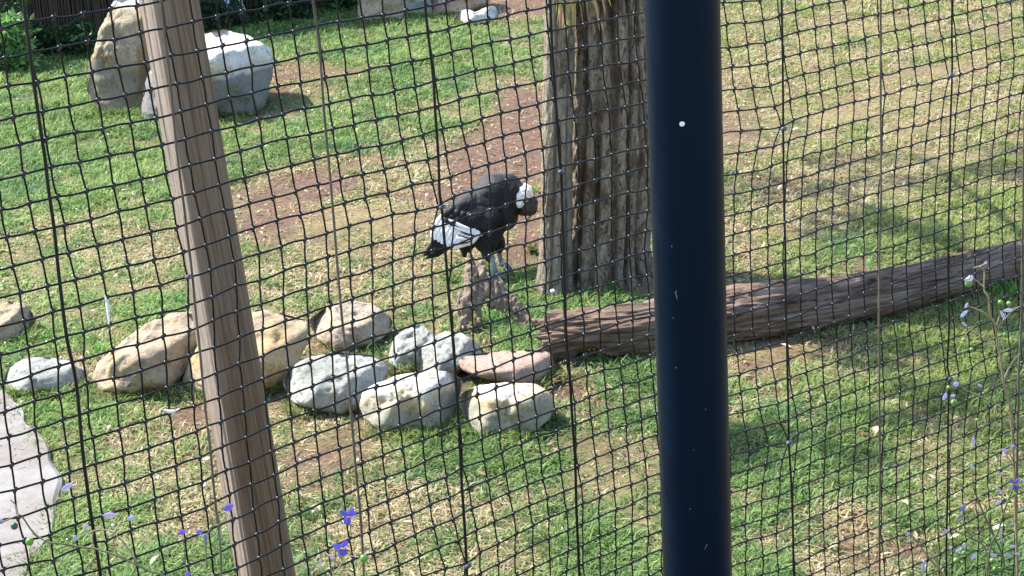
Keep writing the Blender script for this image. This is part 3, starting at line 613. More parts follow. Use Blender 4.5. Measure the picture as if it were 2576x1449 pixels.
for row in range(3):
    for q in range(7):
        s = (q + .5 * (row % 2)) / 7; x0, y0 = lin(1240 - row * 6, 1128 - row * 3 + 6, s), lin(530 + row * 13, 512 + row * 9, s) + 10 * math.sin(s * 3.1) + row * 1.5
        o_f = -.108 - .012 * math.sin(math.pi * min(1, s + .1)) + .002 * row
        feather('covert_feather', [BP(x0, y0, o_f + .012), BP(x0 - 13, y0 + 9, o_f - .004), BP(x0 - 25, y0 + 17, o_f + .004)], 9.5, M_fb, bow=.4)
for q in range(11):                                # white secondaries, fanned
    s = q / 10
    bx, by_ = lin(1118, 1204, s), lin(534, 580, s); tx, ty = lin(1085, 1146, s ** .9), lin(598, 628, s ** .8) if s < .75 else lin(598, 628, .8) - (s - .75) * 30
    tx = lin(1086, 1168, s); ty = 598 + 30 * math.sin(min(1, s * 1.35) * 1.35) - max(0, s - .7) * 34
    bwx = (bx + tx) / 2 - 6 + 10 * s; bwy = (by_ + ty) / 2 + 4
    feather('secondary_feather', [BP(bx, by_, -.088 - .003 * q), BP(bwx, bwy, -.093 - .003 * q), BP(tx, ty, -.075 - .003 * q)], 8.2, M_fw)
for q, (a, b_) in enumerate([((1208, 586), (1128, 552)), ((1214, 592), (1140, 570)), ((1206, 594), (1150, 600))]):
    feather('covert_feather', [BP(*b_, -.115 - .002 * q), BP((a[0] + b_[0]) / 2, (a[1] + b_[1]) / 2 + 3, -.125), BP(*a, -.118)], [4.5, 4.0, 5][q], M_fw)
for q, (a, b_) in enumerate([((1200, 594), (1158, 582)), ((1190, 606), (1130, 616)), ((1188, 600), (1150, 590))]):
    feather('covert_feather', [BP(*a, -.12), BP((a[0] + b_[0]) / 2, (a[1] + b_[1]) / 2 + 2, -.128), BP(*b_, -.122)], [2.2, 1.8, 1.6][q], M_fb)
for q in range(7):                                 # black primaries and tail
    s = q / 6
    feather('primary_feather', [BP(lin(1110, 1150, s), lin(575, 600, s), .0), BP(lin(1092, 1118, s), lin(608, 622, s), .0), BP(lin(1066, 1096, s), lin(644, 640, s), .01 + .004 * q)], 7, M_fb)
for q in range(3): feather('tail_feather', [BP(1160, 602, .05), BP(1115, 622 + 3 * q, .055), BP(1072 + q * 10, 650 - q * 2, .06)], 8, M_fb)
# legs
def toe(pts, r=.0095):
    o = tube_obj('toe', smooth_path(pts, 12), np.linspace(r, r * .7, 12), M_leg, bird, 8); return o
lg = [V(1236, 640, Zb - .02), V(1241, 662, Zb - .03), V(1246, 684, Zb - .02)]
tube_obj('leg', smooth_path(lg, 10), [.018, .017, .016, .0155, .015, .015, .016, .017, .018, .018], M_leg, bird, 10)
for dx, dy, dz in ((30, 4, -.03), (26, -6, .05), (20, 12, -.08), (-16, 4, .02)):
    a = lg[2]; e = V(1246 + dx, 686 + dy, Zb - .02 + dz); e[2] = .012; mid = (a + e) / 2; mid[2] = .035
    toe([a, mid, e]); tip = e + (e - a) * .3; tip[2] = -.005
    tube_obj('claw', smooth_path([e, (e + tip) / 2 + (0, 0, .006), tip], 6), np.linspace(.006, .0012, 6), M_claw, bird, 6)
l2 = [V(1256, 632, Zb + .1), V(1258, 650, Zb + .1), V(1262, 668, Zb + .1)]
tube_obj('leg', smooth_path(l2, 8), .016, M_leg, bird, 10)
for dx, dz in ((22, -.02), (18, .06), (12, -.07)):
    a = l2[2]; e = V(1262 + dx, 673, Zb + .1 + dz); mid = (a + e) / 2 + np.array((0, 0, .02)); toe([a, mid, e], .011)
    tip = e + (e - a) * .3 + np.array((0, 0, -.02)); tube_obj('claw', smooth_path([e, (e + tip) / 2, tip], 6), np.linspace(.006, .0012, 6), M_claw, bird, 6)

# ------------------------------------------------------------------ posts
M_navy, nt, b = newmat('navy_paint'); v = objco(nt); n1 = noise_n(nt, 40, 6, .8, v); n2 = noise_n(nt, 220, 3, .8, v); n3 = noise_n(nt, 2.5, 4, .6, mapped(nt, v, (1, 1, .3)))
c = mixc(nt, ramp(nt, n3, [(.35, G0), (.65, G1)]), (.0004, .0062, .0175), (.0008, .0085, .0225)); c = mixc(nt, ramp(nt, n2, [(.72, G0), (.78, (.35, .35, .35))]), c, (.08, .10, .12))
nt.links.new(c, b.inputs['Base Color']); b.inputs['Roughness'].default_value = .36; b.inputs['Specular IOR Level'].default_value = .10; bump(nt, b, n1, .12, .004)
PY = 3.62
pt_, pb_ = H(1716, 0, PY), H(1755, 1449, PY); d_ = (pt_ - pb_) / (pt_[2] - pb_[2]); r_ = 95.5 * dep(pt_) / FPX
pa = pb_ + d_ * (bankz(PY) - .25 - pb_[2]); pz = pb_ + d_ * (5.6 - pb_[2])
post = empty('steel_post', (pa[0], pa[1], bankz(PY)), 'thick smooth navy blue steel post standing in front of the netting', 'post')
n_ = 40; P_ = np.array([pa + (pz - pa) * s for s in np.linspace(0, 1, n_)])
tube_obj('tube', P_, r_, M_navy, post, 64)
# bird dropping and scratches, thin raised flecks on the front of the tube
M_drop = mat_simple('white_dropping', (.85, .84, .8), .8, .05)
def on_post(x, y):
    d = ray(x, y); ax = d_ / np.linalg.norm(d_); w0 = cam - pb_
    D2 = d - ax * d.dot(ax); W2 = w0 - ax * w0.dot(ax); a = D2.dot(D2); b2 = 2 * D2.dot(W2); c2 = W2.dot(W2) - (r_ + .0006) ** 2
    t = (-b2 - math.sqrt(max(0, b2 * b2 - 4 * a * c2))) / (2 * a); return cam + d * t
def fleck(name, cx, cy, rx, ry, mat, n=14, rot=0):
    ring = []
    for q in range(n):
        a = 2 * math.pi * q / n; k = 1 + .25 * mn.noise(Vector((math.cos(a) * 2 + cx, math.sin(a) * 2, cy)))
        X, Y = rx * k * math.cos(a), ry * k * math.sin(a); ring.append(on_post(cx + X * math.cos(rot) - Y * math.sin(rot), cy + X * math.sin(rot) + Y * math.cos(rot)))
    cc = on_post(cx, cy) - Fw * .0012; mkobj(name, np.array(ring + [cc]), [(q, (q + 1) % n, n) for q in range(n)], mat, post)
fleck('bird_dropping', 1716, 312, 7, 6, M_drop); M_scr = mat_simple('paint_scratch', (.12, .15, .18), .7, .2)
for x, y, a, b_, r in ((1702, 745, 1.4, 9, -.2), (1700, 735, 1, 5, .6), (1694, 800, 1.2, 1.2, 0), (1776, 1375, 1, 9, .45), (1736, 1280, 1.5, 1.5, 0), (1775, 1030, 1.5, 1.5, 0), (1700, 925, 1.5, 1.5, 0), (1690, 620, 1.4, 1.4, 0), (1745, 1132, 1.3, 1.3, 0)): fleck('paint_scratch', x, y, a, b_, M_scr, 8, r)

M_wood, nt, b = newmat('weathered_post_wood')
at = nt.nodes.new('ShaderNodeAttribute'); at.attribute_name = 'uvw'; src = at.outputs['Vector']
n1 = noise_n(nt, 1, 8, .7, mapped(nt, src, (2.2, 120, 0)), .4); n2 = noise_n(nt, 1, 5, .6, mapped(nt, src, (1.2, 18, 0)), .5); n3 = noise_n(nt, 1, 5, .7, mapped(nt, src, (9, 330, 0)))
c = mixc(nt, ramp(nt, n1, [(.36, G0), (.66, G1)]), (.11, .068, .040), (.29, .20, .135)); c = mixc(nt, ramp(nt, n2, [(.4, G0), (.7, (.5, .5, .5))]), c, (.33, .26, .21))
n4 = noise_n(nt, 1, 4, .6, mapped(nt, src, (3, 40, 0))); ab = nt.nodes.new('ShaderNodeAttribute'); ab.attribute_name = 'sunlit_side'
mul = nt.nodes.new('ShaderNodeMath'); mul.operation = 'MULTIPLY'; nt.links.new(ab.outputs['Fac'], mul.inputs[0]); nt.links.new(ramp(nt, n4, [(.25, (.15, .15, .15)), (.6, (.7, .7, .7))]), mul.inputs[1]); c = mixc(nt, mul.outputs[0], c, (.50, .42, .36))  # sunlit side of the post painted paler in the wood colour
c = mixc(nt, .6, c, ramp(nt, n3, [(.3, (.55, .55, .55)), (.7, (1.2, 1.2, 1.2))]), 'MULTIPLY')
nt.links.new(c, b.inputs['Base Color']); bump(nt, b, mixc(nt, .5, n1, n3), .9, .012)
WY = 6.2
a0 = H(425, 0, WY); b0 = H(669, 1449, WY); d_ = (a0 - b0) / (a0[2] - b0[2]); ra, rb = 74 * dep(a0) / FPX, 73.5 * dep(b0) / FPX
pa2 = b0 + d_ * (.2 - b0[2]); pz2 = b0 + d_ * (6.4 - b0[2]); NL, NA = 420, 120
L_ = np.linalg.norm(pz2 - pa2); T = (pz2 - pa2) / L_; A = np.cross(T, (0, 1, 0)); A /= np.linalg.norm(A); B = np.cross(A, T)
vv = np.empty((NL, NA, 3)); uvw = np.empty((NL, NA, 3)); lit_side = np.zeros((NL, NA))
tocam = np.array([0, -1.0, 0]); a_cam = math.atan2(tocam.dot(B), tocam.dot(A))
for i in range(NL):
    s = i / (NL - 1); p = pa2 + (pz2 - pa2) * s; l = L_ * s; z = p[2]; r = lin(rb, ra, (z - b0[2]) / (a0[2] - b0[2]))
    for j in range(NA):
        a = 2 * math.pi * j / NA; ca, sa = math.cos(a), math.sin(a)
        fib = mn.noise(Vector((l * .8, ca * 14, sa * 14))); f2 = mn.noise(Vector((l * 1.6, ca * 30, sa * 30)))
        m_ = 1 + .018 * fib + .012 * f2 + .02 * mn.noise(Vector((l * .7, ca, sa)))
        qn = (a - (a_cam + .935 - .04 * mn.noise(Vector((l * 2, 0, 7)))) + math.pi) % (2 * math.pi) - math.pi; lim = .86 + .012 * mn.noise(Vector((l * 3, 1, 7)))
        lit_side[i, j] = 1 / (1 + math.exp((abs(qn) - .56) * 14))
        if abs(qn) < 1.2: m_ = min(m_, lim / max(.3, math.cos(qn)) + .01 * fib + .008 * f2)
        for (c0, dr, wd, dp) in ((-.30, .0, .03, .07), (.55, .05, .05, .10), (1.15, 0, .03, .06), (-.2, -.03, .025, .05), (-.75, .02, .03, .06)):
            cc = a_cam + c0 + dr * (l - 3) + .03 * mn.noise(Vector((l * 2.5, c0, 0))); q = (a - cc + math.pi) % (2 * math.pi) - math.pi
            m_ -= dp * math.exp(-(q / wd) ** 2) * max(0, .55 + 1.2 * mn.noise(Vector((l * .9, c0 * 5, 2))))
        vv[i, j] = p + (A * ca + B * sa) * r * m_; uvw[i, j] = (l, a * r, 0)
idx = np.arange(NL - 1)[:, None] * NA; j = np.arange(NA)[None, :]; j2 = (j + 1) % NA
wp = mkobj('wooden_post', vv.reshape(-1, 3), np.stack([idx + j, idx + j2, idx + NA + j2, idx + NA + j], -1).reshape(-1, 4), M_wood)
a_ = wp.data.attributes.new('sunlit_side', 'FLOAT', 'POINT'); a_.data.foreach_set('value', lit_side.ravel().astype(np.float32))
a_ = wp.data.attributes.new('uvw', 'FLOAT_VECTOR', 'POINT'); a_.data.foreach_set('vector', uvw.reshape(-1, 3).astype(np.float32).ravel())
tag(wp, 'round weathered timber post leaning behind the netting, split along its grain', 'post')

# ------------------------------------------------------------------ netting
NETTXT = '''1 -1 C 60,645 100,880 150,1085 175,1310
1 0 A 185,160 230,390 280,620 320,840 345,1045 385,1255
1 1 A 400,130 445,355 490,575 520,800 565,995 595,1220 650,1440
1 2 A 620,105 655,315 690,545 735,750 770,970 820,1170 850,1395
1 3 A 830,70 860,300 890,505 940,715 980,925 1010,1140 1060,1345
1 4 A 1025,45 1055,250 1090,475 1130,675 1170,890 1215,1090 1245,1300
1 5 A 1215,5 1240,215 1290,415 1330,630 1360,840 1395,1045 1430,1240
1 6 B 1450,165 1485,385 1520,585 1550,785 1590,985 1615,1195
1 7 B 1630,125 1670,345 1700,550 1725,730 1765,950 1805,1135
1 8 B 1815,85 1850,310 1890,500 1895,700 1940,895 1965,1090
1 9 B 1990,60 2030,270 2060,470 2085,650 2125,860 2155,1040
1 10 B 2170,25 2205,235 2235,430 2255,625 2290,815 2325,1010
1 11 B 2350,5 2385,195 2410,395 2440,585 2470,780 2500,970
2 12 C -15,165 20,365 40,560 75,745 100,940 140,1115 165,1310
2 13 C 165,135 195,335 215,520 235,715 270,900 295,1095 330,1275
2 14 C 320,115 355,300 370,495 405,685 430,870 460,1055 495,1235 535,1390
2 15 C 490,80 505,275 535,460 560,655 590,835 620,1015 655,1200 690,1365
2 16 C 640,50 660,245 690,430 710,605 735,795 765,970 795,1150 830,1330
2 17 C 790,20 810,215 835,390 855,575 890,745 910,940 945,1105 980,1275
2 18 D 965,170 985,360 1010,530 1040,710 1060,890 1080,1070 1110,1235 1125,1395
2 19 D 1105,145 1130,320 1155,505 1175,680 1205,850 1220,1025 1240,1195 1250,1355
2 20 D 1255,120 1275,300 1300,475 1315,650 1345,820 1355,990 1385,1150 1400,1330
2 21 D 1400,80 1420,265 1435,440 1465,620 1480,785 1500,945 1520,1115 1530,1290
2 22 D 1550,50 1560,230 1580,405 1585,580 1605,745 1635,915 1650,1080 1655,1250
2 23 D 1680,25 1695,210 1705,375 1715,550 1735,725 1760,885 1785,1050 1790,1225 1790,1390
2 24 D 1810,10 1830,185 1830,350 1845,530 1865,690 1880,860 1905,1020 1915,1200 1915,1355
2 25 E 1950,155 1960,335 1970,500 1990,670 2015,830 2025,995 2040,1160 2035,1330
2 26 E 2080,130 2085,300 2100,480 2120,640 2145,805 2155,960 2165,1130 2170,1295
2 27 E 2210,105 2215,280 2230,455 2245,610 2275,775 2285,930 2300,1105 2305,1255
5 11 J 30,95 65,270 65,455 75,640 90,815 90,985 105,1160 110,1345
5 12 J 185,55 230,225 235,405 240,590 240,765 245,935 245,1100 250,1300
5 13 J 355,20 390,180 395,375 390,535 395,715 400,890 405,1060 410,1245
5 14 K 570,155 560,325 545,490 545,660 540,850 555,1005 565,1190 570,1375
5 15 K 735,120 695,280 690,455 685,630 690,800 700,970 705,1140 720,1310
5 16 K 850,50 855,235 835,420 830,590 815,760 835,910 845,1080 860,1255
5 17 K 985,5 980,190 985,355 980,520 985,705 990,870 995,1035 1005,1205 1015,1375
5 18 L 1130,145 1120,320 1120,490 1125,660 1120,830 1130,990 1135,1165 1155,1335
5 19 L 1245,110 1260,270 1255,430 1255,605 1260,775 1270,945 1285,1105 1300,1270
5 20 L 1385,70 1395,235 1385,405 1390,570 1400,730 1405,880 1425,1060 1440,1220 1455,1375
5 21 L 1525,35 1530,200 1530,355 1540,535 1540,700 1550,860 1550,1010 1575,1160 1585,1330
5 22 L 1665,0 1660,160 1655,325 1665,490 1665,660 1680,820 1685,975 1690,1130 1700,1285
5 23 M 1790,120 1785,285 1800,450 1800,605 1805,765 1820,930 1830,1080 1835,1240 1855,1385
5 24 M 1920,85 1915,250 1915,420 1925,580 1935,725 1945,895 1955,1050 1960,1210 1975,1345
5 25 M 2035,50 2040,215 2040,380 2050,540 2055,695 2065,850 2080,1000 2100,1165 2105,1330
5 26 M 2165,15 2170,180 2170,345 2175,495 2185,655 2190,815 2195,970 2195,1130 2225,1285 2240,1435
5 27 N 2310,155 2295,305 2285,465 2305,640 2320,790 2325,945 2310,1090 2330,1240 2345,1390
4 -2 G 10,145 50,350 95,570 150,770 180,980 210,1180 230,1390
4 -1 G 220,95 260,305 315,515 355,720 395,910 410,1120 440,1320
4 0 G 430,45 485,260 515,470 565,670 600,865 630,1065 625,1270
4 1 G 650,5 680,220 730,415 765,615 800,805 820,1010 845,1200 855,1410
4 2 H 890,155 920,365 960,565 1000,765 1020,955 1030,1160 1060,1355
4 3 H 1095,115 1130,315 1155,520 1200,715 1215,915 1225,1095 1245,1290
4 4 H 1295,70 1325,280 1375,465 1410,650 1410,865 1420,1055 1420,1240
4 5 H 1460,20 1505,210 1545,410 1580,600 1595,800 1605,975 1610,1180 1625,1370
4 6 I 1685,150 1725,345 1760,535 1775,715 1780,910 1800,1105 1795,1300
4 7 I 1870,100 1900,285 1945,475 1950,675 1960,855 1970,1045 1975,1245 1975,1415
4 8 I 2050,55 2080,225 2110,425 2130,605 2125,800 2140,980 2150,1165 2170,1340
4 9 I 2220,10 2255,185 2290,370 2295,555 2300,740 2310,925 2320,1105 2330,1290
4 10 J 2420,140 2450,325 2460,500 2465,685 2480,865 2485,1040 2495,1225 2500,1410
7 -3 M 20,20 35,230 65,415 85,625 110,810 135,1015
7 -2 N 255,150 260,355 290,555 315,750 345,940 375,1140 395,1330
7 -1 N 435,100 465,285 495,490 515,680 540,875 560,1065 580,1245 615,1435
7 0 N 645,20 655,230 690,420 710,615 740,810 760,1000 790,1190 810,1380
7 1 O 870,170 885,360 915,555 925,760 950,945 970,1110 1005,1310
7 2 O 1060,120 1080,300 1105,500 1125,690 1150,875 1165,1050 1190,1240 1225,1430
7 3 O 1240,50 1260,240 1285,440 1305,630 1325,810 1345,1005 1375,1180 1400,1370
7 4 O 1430,5 1445,190 1460,375 1485,570 1500,755 1530,940 1550,1115 1575,1305
7 5 P 1625,125 1640,305 1650,490 1675,665 1705,845 1730,1030 1740,1215 1760,1395
7 6 P 1800,50 1815,235 1830,420 1855,605 1870,770 1885,960 1910,1140 1925,1315
7 7 Q 1975,165 1995,340 2015,525 2040,700 2065,870 2075,1045 2090,1225 2110,1400
7 8 Q 2150,105 2165,275 2180,460 2200,620 2215,795 2230,980 2245,1150 2280,1320
7 9 Q 2320,40 2335,220 2345,395 2365,560 2380,730 2400,900 2420,1070 2435,1250
7 10 R 2485,170 2505,340 2520,505 2535,675 2554,850 2574,1010 2594,1175 2619,1330
8 11 R 110,100 130,270 145,450 160,610 180,770 205,950 215,1120 245,1280 275,1440
8 12 R 265,45 285,220 295,385 315,555 335,720 350,890 375,1045 405,1210 435,1370
8 13 R 405,10 430,165 440,335 460,500 480,665 500,825 530,990 555,1145 585,1300
8 14 S 585,110 600,280 615,440 625,600 645,760 670,920 695,1085 730,1240 780,1395
8 15 S 735,45 745,210 755,375 760,540 785,715 810,870 840,1030 875,1190 932,1355
8 16 T 870,165 885,325 903,480 905,645 955,795 975,948 1010,1110 1040,1270 1040,1430
8 17 T 1015,105 1035,265 1050,430 1070,590 1095,740 1115,890 1145,1045 1170,1210 1175,1360
8 18 T 1155,50 1170,215 1190,375 1200,530 1225,680 1250,830 1285,985 1305,1135 1300,1290
8 19 T 1290,5 1315,170 1330,315 1345,470 1365,615 1390,775 1405,925 1430,1075 1425,1225 1435,1385
8 20 U 1435,115 1460,265 1465,410 1495,570 1505,730 1540,870 1550,1015 1550,1170 1555,1330
8 21 U 1580,55 1595,215 1610,370 1625,520 1640,680 1660,820 1680,965 1690,1110 1690,1265 1680,1410
8 22 U 1715,5 1740,165 1745,325 1750,475 1765,635 1790,770 1800,910 1795,1060 1800,1220 1800,1360
8 23 V 1850,115 1860,280 1875,410 1895,565 1910,710 1930,860 1920,1010 1925,1155 1930,1305
8 24 V 1970,70 1985,220 1995,370 2015,520 2025,665 2035,810 2050,955 2045,1110 2050,1260 2045,1405
8 25 V 2095,20 2105,190 2125,330 2130,475 2145,630 2160,770 2170,910 2165,1050 2170,1200 2165,1350
8 26 W 2220,140 2235,290 2245,435 2265,580 2275,720 2280,860 2280,1005 2290,1150 2275,1295
8 27 W 2335,105 2345,250 2355,400 2375,540 2380,685 2380,825 2390,965 2390,1110 2390,1250 2385,1400
3 32 E 320,20 345,185 360,360 385,500 400,670 430,830 450,985 430,1145 415,1305 410,1440
3 33 E 460,10 480,175 500,335 515,495 540,655 565,815 600,970 570,1120 540,1285
3 34 E 595,5 615,155 635,325 650,475 670,645 705,800 750,950 695,1100 680,1245 660,1395
3 35 F 735,120 755,280 775,435 800,595 820,750 845,905 810,1060 795,1210 790,1365
3 36 F 860,85 880,240 895,400 920,555 940,710 955,865 940,1020 915,1180 910,1325
3 37 F 990,45 1010,210 1020,370 1040,535 1050,690 1070,830 1050,985 1050,1140 1035,1285 1025,1440
3 38 F 1110,20 1125,185 1140,345 1155,500 1170,655 1180,795 1175,950 1165,1105 1155,1255 1145,1400
3 39 F 1225,5 1245,160 1260,315 1270,470 1290,620 1300,765 1290,915 1285,1065 1270,1220 1265,1370
3 40 G 1365,130 1380,285 1390,440 1410,590 1415,740 1405,890 1390,1040 1390,1185 1385,1335
3 41 G 1480,110 1490,260 1500,410 1510,565 1535,710 1515,860 1510,1010 1505,1150 1500,1305
3 42 G 1595,85 1610,230 1630,380 1640,530 1650,675 1640,820 1630,970 1620,1120 1605,1270 1600,1405
3 43 G 1705,60 1720,205 1740,350 1755,505 1775,640 1755,800 1745,945 1730,1095 1720,1240
3 44 G 1820,25 1835,175 1850,330 1870,475 1885,615 1870,765 1860,915 1840,1060 1830,1210 1820,1360
3 45 G 1930,5 1935,150 1960,295 1980,440 2010,585 1975,730 1955,885 1945,1025 1935,1180 1920,1320
3 46 H 2040,120 2060,265 2075,420 2095,560 2080,705 2060,855 2050,1000 2040,1145 2030,1285
3 47 H 2150,95 2170,240 2180,385 2195,525 2180,675 2170,820 2150,970 2145,1110 2130,1250 2120,1395
3 48 H 2260,65 2280,205 2290,355 2300,495 2290,640 2275,785 2260,930 2245,1080 2235,1215 2225,1355
3 49 H 2365,35 2380,180 2390,320 2400,460 2385,605 2375,755 2360,900 2350,1045 2335,1185 2330,1315
3 50 H 2470,10 2480,145 2490,290 2500,430 2490,580 2465,720 2455,865 2445,1005 2435,1150 2420,1300
3 51 I 2570,125 2580,268 2590,405 2580,555 2560,695 2545,840 2535,975 2520,1120 2515,1265
6 32 N 400,25 405,180 395,330 395,485 395,640 400,790 400,935 405,1090 425,1230 440,1385
6 33 N 535,0 530,155 520,300 520,455 525,610 530,760 535,900 540,1045 560,1195 565,1340
6 34 O 655,115 650,270 655,420 650,570 665,720 655,865 665,1010 670,1160 685,1310
6 35 O 780,85 780,245 770,385 765,540 775,680 780,830 785,970 805,1125 810,1270 820,1410
6 36 O 905,50 900,200 895,355 890,490 900,635 905,780 905,930 910,1075 925,1220 940,1365
6 37 O 1030,10 1015,160 1015,305 1010,465 1015,600 1020,740 1020,885 1035,1035 1055,1175 1065,1320
6 38 P 1140,120 1135,265 1135,410 1130,560 1130,700 1140,850 1155,990 1170,1130 1180,1275 1190,1415
6 39 P 1255,90 1255,230 1245,375 1245,525 1255,660 1265,805 1265,945 1280,1090 1285,1240 1300,1365
6 40 P 1375,45 1365,200 1370,340 1370,490 1370,630 1375,770 1385,915 1395,1050 1400,1190 1410,1335
6 41 P 1480,20 1480,160 1475,310 1478,455 1480,600 1490,740 1490,880 1500,1020 1510,1150 1515,1295
6 42 Q 1595,125 1590,275 1595,420 1590,570 1585,705 1595,845 1595,985 1620,1120 1625,1265 1640,1400
6 43 Q 1705,95 1700,240 1700,385 1690,535 1695,670 1700,805 1715,945 1720,1080 1740,1220 1740,1360
6 44 Q 1810,65 1800,210 1800,350 1800,490 1805,635 1810,770 1820,910 1830,1045 1850,1180 1860,1310
6 45 Q 1910,35 1905,180 1900,325 1910,455 1910,600 1915,735 1925,870 1940,1010 1960,1140 1975,1275 1992,1412
6 46 Q 2020,5 2010,145 2012,285 2010,425 2015,560 2015,700 2025,830 2045,965 2050,1105 2065,1235 2085,1370
6 47 R 2115,115 2110,240 2115,380 2115,525 2115,665 2120,795 2130,930 2155,1070 2165,1195 2185,1330
6 48 R 2220,75 2215,210 2210,350 2210,490 2210,625 2222,755 2235,875 2245,1005 2260,1140 2275,1270 2290,1400
6 49 R 2320,50 2315,175 2315,315 2310,455 2315,590 2325,715 2335,840 2342,975 2360,1110 2370,1240 2380,1370
6 50 R 2420,15 2410,145 2410,275 2415,405 2415,545 2422,675 2430,805 2440,935 2455,1065 2470,1195 2480,1330
6 51 S 2505,100 2500,240 2508,380 2512,510 2520,645 2530,768 2535,900 2545,1035 2555,1150 2565,1290
9 32 X 445,85 460,235 485,370 510,520 500,660 490,800 485,925 475,1065 487,1190 480,1345
9 33 X 570,55 585,200 615,340 650,485 635,615 610,755 600,885 600,1030 595,1165 610,1305 605,1435
9 34 X 705,10 720,170 740,310 800,455 755,580 735,715 730,850 715,990 710,1130 715,1270 725,1405
9 35 Y 830,115 860,260 870,395 855,530 845,665 830,800 825,940 830,1080 835,1220 845,1360
9 36 Y 955,70 965,205 975,345 970,485 960,615 950,755 955,885 955,1025 955,1170 955,1310 970,1440
9 37 Y 1060,30 1080,165 1085,300 1070,435 1070,570 1065,710 1060,845 1055,985 1060,1110 1065,1250 1070,1390
9 38 Z 1185,115 1190,245 1190,385 1180,530 1175,660 1175,800 1165,935 1165,1070 1175,1200 1175,1335
9 39 Z 1295,75 1305,205 1300,340 1295,480 1285,615 1280,755 1275,885 1275,1020 1290,1155 1285,1295
9 40 Z 1400,35 1405,170 1405,305 1400,430 1395,575 1390,710 1385,850 1382,975 1390,1110 1395,1250 1400,1375
9 41 Z 1505,0 1515,125 1510,255 1505,395 1495,535 1495,665 1490,803 1490,935 1490,1070 1495,1195 1510,1320
9 42 AA 1630,85 1625,225 1615,355 1605,490 1605,630 1600,760 1600,890 1595,1025 1605,1155 1620,1285 1625,1415
9 43 AA 1740,45 1725,180 1725,315 1710,455 1702,590 1702,720 1700,850 1700,985 1705,1120 1715,1245 1725,1375
9 44 AA 1850,15 1835,140 1830,285 1810,415 1805,550 1800,680 1800,810 1805,945 1805,1075 1820,1200 1835,1330
9 45 AB 1940,105 1930,240 1915,380 1905,505 1905,640 1900,770 1905,900 1910,1030 1915,1160 1930,1285
9 46 AB 2050,60 2030,190 2015,320 2005,455 1998,590 1998,720 1995,850 2000,980 2005,1108 2020,1235
9 47 AB 2145,20 2125,145 2115,275 2105,410 2100,540 2098,672 2095,800 2100,930 2110,1060 2120,1185
9 48 AC 2225,105 2210,235 2200,365 2190,495 2190,620 2190,750 2195,875 2205,1005 2215,1130
9 49 AC 2320,60 2300,190 2295,320 2290,450 2280,575 2280,700 2285,830 2295,950 2300,1080
9 50 AC 2405,15 2395,150 2385,270 2385,400 2380,525 2380,660 2385,785 2385,905 2400,1030
9 51 AD 2490,100 2480,235 2475,360 2475,480 2475,610 2475,730 2480,850 2490,985
'''
ORI = {1: (0, 0, 2.985), 2: (856.2, 0, 2.985), 3: (1712.5, 0, 2.981), 4: (0, 479.2, 2.985), 5: (856.2, 479.2, 2.985), 6: (1712.5, 479.2, 2.981), 7: (0, 958.5, 2.953), 8: (856.2, 958.5, 2.953), 9: (1712.5, 958.5, 2.953)}
NAZ = math.radians(44.4); td = np.array([math.sin(NAZ), math.cos(NAZ), 0]); nd = np.array([math.cos(NAZ), -math.sin(NAZ), 0]); P0 = np.array([0, 3.95, 0])
def net_pt(x, y, off=0.0):
    d = ray(x, y); return cam + d * ((P0 + nd * off - cam).dot(nd) / d.dot(nd))
C0, R0_ = -10, -8; NC, NR = 78, 54
KX = np.full((NR, NC), np.nan); KY = KX.copy()
for ln in NETTXT.strip().splitlines():
    q = ln.split(); ox, oy, s = ORI[int(q[0])]; c = int(q[1]) - C0; r = (ord(q[2][-1]) - 65) + (26 if len(q[2]) > 1 else 0) - R0_
    for k, xy in enumerate(q[3:]):
        x, y = xy.split(','); KX[r + k, c] = ox + float(x) / s; KY[r + k, c] = oy + float(y) / s
rr, cc = np.nonzero(~np.isnan(KX))
# homography (i,j)->(x,y) on the known knots, residuals diffused to the unseen ones
A_ = []; B_ = []
for r, c in zip(rr, cc):
    u, v_ = c / 30.0, r / 30.0; x, y = KX[r, c] / 1000, KY[r, c] / 1000
    A_ += [[u, v_, 1, 0, 0, 0, -u * x, -v_ * x], [0, 0, 0, u, v_, 1, -u * y, -v_ * y]]; B_ += [x, y]
hh = np.linalg.lstsq(np.array(A_), np.array(B_), rcond=None)[0]
JJ, II = np.meshgrid(np.arange(NC) / 30.0, np.arange(NR) / 30.0); dn = hh[6] * JJ + hh[7] * II + 1
HX = (hh[0] * JJ + hh[1] * II + hh[2]) / dn * 1000; HY = (hh[3] * JJ + hh[4] * II + hh[5]) / dn * 1000
known = ~np.isnan(KX); EX = np.where(known, KX - HX, 0); EY = np.where(known, KY - HY, 0)
print('net knots', known.sum(), 'rms residual', np.sqrt((EX[known] ** 2 + EY[known] ** 2).mean()))
for _ in range(400):
    for E in (EX, EY):
        p = np.pad(E, 1, mode='edge'); av = (p[:-2, 1:-1] + p[2:, 1:-1] + p[1:-1, :-2] + p[1:-1, 2:]) / 4
        E[~known] = av[~known] * .995
KX = HX + EX; KY = HY + EY
NP = np.empty((NR, NC, 3))
for r in range(NR):
    for c in range(NC):
        NP[r, c] = net_pt(KX[r, c], KY[r, c], .012 * mn.noise(Vector((c * .21, r * .21, 0))) + .004 * rnd.uniform(-1, 1))
M_net, nt, b = newmat('black_net_twine'); v = objco(nt); n1 = noise_n(nt, 300, 4, .7, v); nt.links.new(ramp(nt, n1, [(.3, (.0012, .0018, .003)), (.7, (.005, .006, .009))]), b.inputs['Base Color']); b.inputs['Roughness'].default_value = .45; b.inputs['Specular IOR Level'].default_value = .18
M_knot, nt, b = newmat('black_net_knot'); b.inputs['Base Color'].default_value = (.006, .008, .012, 1); b.inputs['Roughness'].default_value = .25; b.inputs['Specular IOR Level'].default_value = .6
